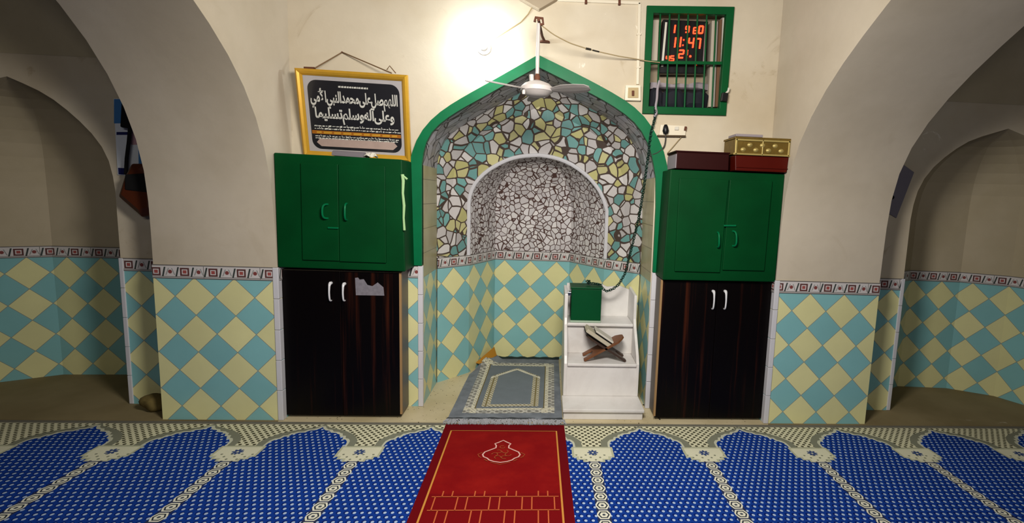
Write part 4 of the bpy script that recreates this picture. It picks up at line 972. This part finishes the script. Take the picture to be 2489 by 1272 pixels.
orn = [[(mc + .1, mv - .01), (mc + .122, mv + .01), (mc + .112, mv + .035), (mc + .1, mv + .045)], [(mc - .1, mv - .01), (mc - .122, mv + .01), (mc - .112, mv + .035), (mc - .1, mv + .045)], [(mc + .05, mv + .09), (mc, mv + .112), (mc - .05, mv + .09)], [(mc + .085, mv + .06), (mc + .065, mv + .08)], [(mc - .085, mv + .06), (mc - .065, mv + .08)]]
for k_ in range(6):
    a0 = k_ * 60; orn.append(arc(mc + .035 * math.cos(math.radians(a0)), mv + .01 + .035 * math.sin(math.radians(a0)), .016, a0, a0 + 250, 8))
orn.append(arc(mc, mv - .07, .014, 0, 300, 8))
for p in orn: rug_strip([p], .005, M['rust_thread'], 'medallion_scroll', 'rust coloured scroll')
# grey prayer rug
gr = empty('prayer_rug', (-.12, .6, 0), 'worn grey and cream prayer rug inside the niche', 'prayer rug')
nr, nc = 28, 14; rows, uvs = [], []
def edgeL(y):
    base = -.472 + .02 * y
    if y > .80:
        t = (y - .84) / (1.225 - .84); base = max(base, -.476 + .154 * t + .035)
    return base
for i in range(nr + 1):
    y = .004 + 1.16 * i / nr; l, r = edgeL(y), min(.213 + .004 * y, .2135 if y < .68 else .24); row, uvr = [], []
    for j in range(nc + 1):
        f = j / nc; x = l + (r - l) * f
        z = .007 + .003 * math.sin(x * 9 + y * 7) * math.sin(y * 5 + 1) + (.004 * math.sin(x * 31) if i < 2 else 0)
        if f < .12 and y > .86: z += .05 * (1 - f / .12) * min(1, (y - .86) / .15)
        row.append((x, y, max(.003, z))); uvr.append((x + .118 - .012 * y, y))
    rows.append(row); uvs.append(uvr)
b = MB(); b.grid(rows, uvs); rim = [r[0] for r in rows] + list(rows[-1][1:]) + [r[-1] for r in rows[::-1][1:]] + list(rows[0][::-1][1:-1])
b.grid([rim, [(p[0], p[1], max(0.0005, p[2] - .006)) for p in rim]], None, True); b.build('pile', M['grug'], gr, weld=False, smooth=True)
rnd = random.Random(11); b = MB()
for i in range(260):
    x = -.474 + .69 * i / 259; k_ = mnoise.noise(Vector((x * 14, 0, 0))); y1 = -.024 - rnd.random() * .014 - .008 * k_; w = .0035; hh = .008 + .012 * max(0, k_) + rnd.random() * .004
    xm = x + rnd.uniform(-.012, .012); xe = x + rnd.uniform(-.022, .022)
    b.tube([(x, .012, .006), (xm, -.003, hh), (xe, -.016, hh * .4 - .002), (xe + rnd.uniform(-.01, .01), y1, -.004)], w * rnd.uniform(.6, 1.1), 5)
fr = b.build('fringe', M['fringe'], gr, smooth=True, label='pale tangled fringe', kind='stuff')
b = MB(); b.tube(smooth_path([(-.3 + .52 * i / 20, 1.166 + .003 * math.sin(i * 2.3), .014 + .004 * math.sin(i * 1.7)) for i in range(21)], 21, 0), .011, 7); b.build('rolled_edge', flat('dark_edge', '23302c', .9), gr, smooth=True, label='dark curled far edge')
b = MB(); n = 40; rows = []
for i in range(n + 1):
    x = -.474 + .688 * i / n; k_ = mnoise.noise(Vector((x * 17, 3, 0))); z = .011 + .010 * max(0, k_)
    rows.append([(x, .03 + .01 * k_, .009), (x, .018 + .008 * k_, z), (x, .006, z * .8), (x, .002 - .004 * k_, .004)])
b.grid(rows); b.build('frayed_hem', flat('dark_hem', '3f4245', .9, .1, 0, .4, 40), gr, smooth=True, label='dark frayed hem at the foot end')
# ochre scrap at the corner of the grey rug
b = MB(); rows = []
for i in range(6):
    t = i / 5; p0 = Vector((-.432 + .115 * t, .94 + .215 * t, .034)); h = .012 + .06 * t
    rows.append([p0 + Vector((.03, -.012, .004)), p0 + Vector((.016, 0, h * .6)), p0 + Vector((.006, .008, h)), p0 + Vector((-.004, .006, h * .6))])
b.grid(rows); b.face(rows[0]); b.face(rows[-1][::-1]); b.build('ochre_cloth', M['orange'], smooth=True, label='ochre and black rag in the corner behind the grey rug', cat='rag')

# ------------------------------------------------------------------ things in the side bays
YP = YW - .008
pst = empty('wall_poster', at(330, 340, YP), 'white and blue poster behind the hanging bag', 'poster')
b = MB(); quad_box(b, [(286, 425), (392, 436), (386, 238), (276, 240)], YP, YW - .001); b.build('sheet', flat('poster_white', 'd2d7de', .5, .4, 0, .1, 9), pst)
for pts, m_, nm in (([(277, 300), (300, 300), (300, 241), (277, 241)], 'blue', 'blue_panel'), ([(283, 328), (315, 328), (315, 321), (283, 321)], 'navy', 'heading_bar'), ([(318, 352), (352, 352), (346, 318), (318, 316)], 'pink', 'pink_panel'), ([(337, 400), (360, 402), (356, 345), (336, 345)], 'blue', 'blue_figure'), ([(288, 424), (306, 425), (304, 409), (287, 408)], 'navy', 'foot_bar')):
    b = MB(); quad_box(b, pts, YP - .0015, YP); b.build(nm, M[m_], pst, label=nm.replace('_', ' '))
sb = empty('shoulder_bag', at(330, 500, YW - .06), 'brown and black shoulder bag hanging by its strap beside the left pier', 'bag')
b = MB(); p0 = [(288, 478), (303, 430), (320, 398), (348, 398), (372, 420), (376, 520), (345, 528)]
fr_ = [at(u, v, YW - .10) for u, v in p0]; bk_ = [Vector((p.x, YW - .012, p.z)) for p in fr_]; cc = sum(fr_, Vector()) / len(fr_); inn = [cc + (p - cc) * .75 + Vector((0, -.02, 0)) for p in fr_]
b.grid([bk_, fr_, inn], None, True); b.face(inn); b.build('body', M['leather'], sb, smooth=False, bevel=.006)
b = MB(); quad_box(b, [(302, 462), (376, 470), (374, 420), (302, 424)], YW - .128, YW - .095); b.build('flap', M['cloth_k'], sb, bevel=.008, label='black flap')
b = MB(); b.tube([tuple(at(u, v, YW - .06)) for u, v in ((316, 312), (313, 345), (308, 385), (306, 425))], .009, 8); b.build('strap', M['cloth_k'], sb, smooth=True, label='black strap')
b = MB(); p1 = [(291, 309), (346, 318), (336, 290), (316, 248), (294, 250)]; fr_ = [at(u, v, YW - .07) for u, v in p1]; bk_ = [Vector((p.x, YW - .01, p.z)) for p in fr_]
b.grid([bk_, fr_], None, True); b.face(fr_); b.build('hanging_cloth', M['cloth_k'], bevel=.006, label='black cloth hanging over the top of the poster', cat='cloth')
nt = empty('notice_board', at(2190, 465, YW - .01), 'tilted grey plastic notice sheet on the wall beyond the right pier', 'notice')
b = MB(); p = [at(u, v, YW - .012) for u, v in ((2150, 513), (2179, 530), (2222, 419), (2190, 396))]; b.hexa([tuple(a) for a in p] + [tuple(a + Vector((0, .008, 0))) for a in p]); b.build('sheet', flat('grey_lilac_sheet', '77727c', .5, .4, 0, .1, 7), nt)
b = MB(); c = at(2169, 480, YW - .0125); b.prism([(c.x + .013 * math.cos(t), c.z + .013 * math.sin(t)) for t in (2 * math.pi * i / 14 for i in range(14))], 1, YW - .0135, YW - .012); b.build('round_hole', M['black'], nt, label='black round spot')
# stone at the foot of the left strip
bm = bmesh.new(); bmesh.ops.create_icosphere(bm, subdivisions=3, radius=.5); rnd = random.Random(2); c = at(371, 1000, 0, 2)
b = MB()
bm.verts.ensure_lookup_table()
vs = [v.co + v.co.normalized() * .16 * mnoise.noise(v.co * 2.2 + Vector((3, 1, 2))) for v in bm.verts]
for f in bm.faces: b.face([(c.x + vs[v.index].x * .125, .13 + vs[v.index].y * .13, max(0, .045 + vs[v.index].z * .105)) for v in f.verts])
bm.free(); b.build('rough_stone', M['stone'], smooth=True, label='rough yellow brown stone on the step beside the left pier', cat='stone')
# cable on the step by the right cupboard
b = MB(); b.tube(smooth_path([tuple(at(u, v, .004, 2)) for u, v in ((1563, 984), (1574, 988), (1583, 990), (1590, 998), (1597, 1010), (1604, 1020))], 16, 1), .004, 6); b.build('floor_cable', M['wire_d'], smooth=True, label='short dark cable on the step beside the pulpit', cat='cable')

# ------------------------------------------------------------------ light
def area(name, loc, to, e, sx, sy, col=(1, .95, .88)):
    l = bpy.data.lights.new(name, 'AREA'); l.shape = 'RECTANGLE'; l.size = sx; l.size_y = sy; l.energy = e; l.color = col
    o = bpy.data.objects.new(name, l); COL.objects.link(o); o.location = loc; o.rotation_euler = (Vector(to) - Vector(loc)).to_track_quat('-Z', 'Y').to_euler(); return o
area('unseen_hall_lamp', (.1, -1.75, 2.06), (.1, -.1, 1.1), 62, .6, .35)  # unseen lamp held low, just out of frame, to reach the arch soffits
area('unseen_rear_lamp', (.3, -4.6, 2.3), (0, 0, 1.2), 33, 1.4, .3)  # unseen lamp behind the viewer, lighting the piers and soffits
w = bpy.data.worlds.new('world'); SC.world = w; w.use_nodes = True; w.node_tree.nodes['Background'].inputs[0].default_value = (.9, .95, 1, 1); w.node_tree.nodes['Background'].inputs[1].default_value = .02
SC.view_settings.view_transform = 'Standard'; SC.view_settings.look = 'None'; SC.view_settings.exposure = 0; SC.view_settings.gamma = 1; SC.view_settings.use_curve_mapping = False
SC.cycles.max_bounces = 8; SC.cycles.diffuse_bounces = 4; SC.cycles.use_denoising = True; SC.cycles.sample_clamp_indirect = 6
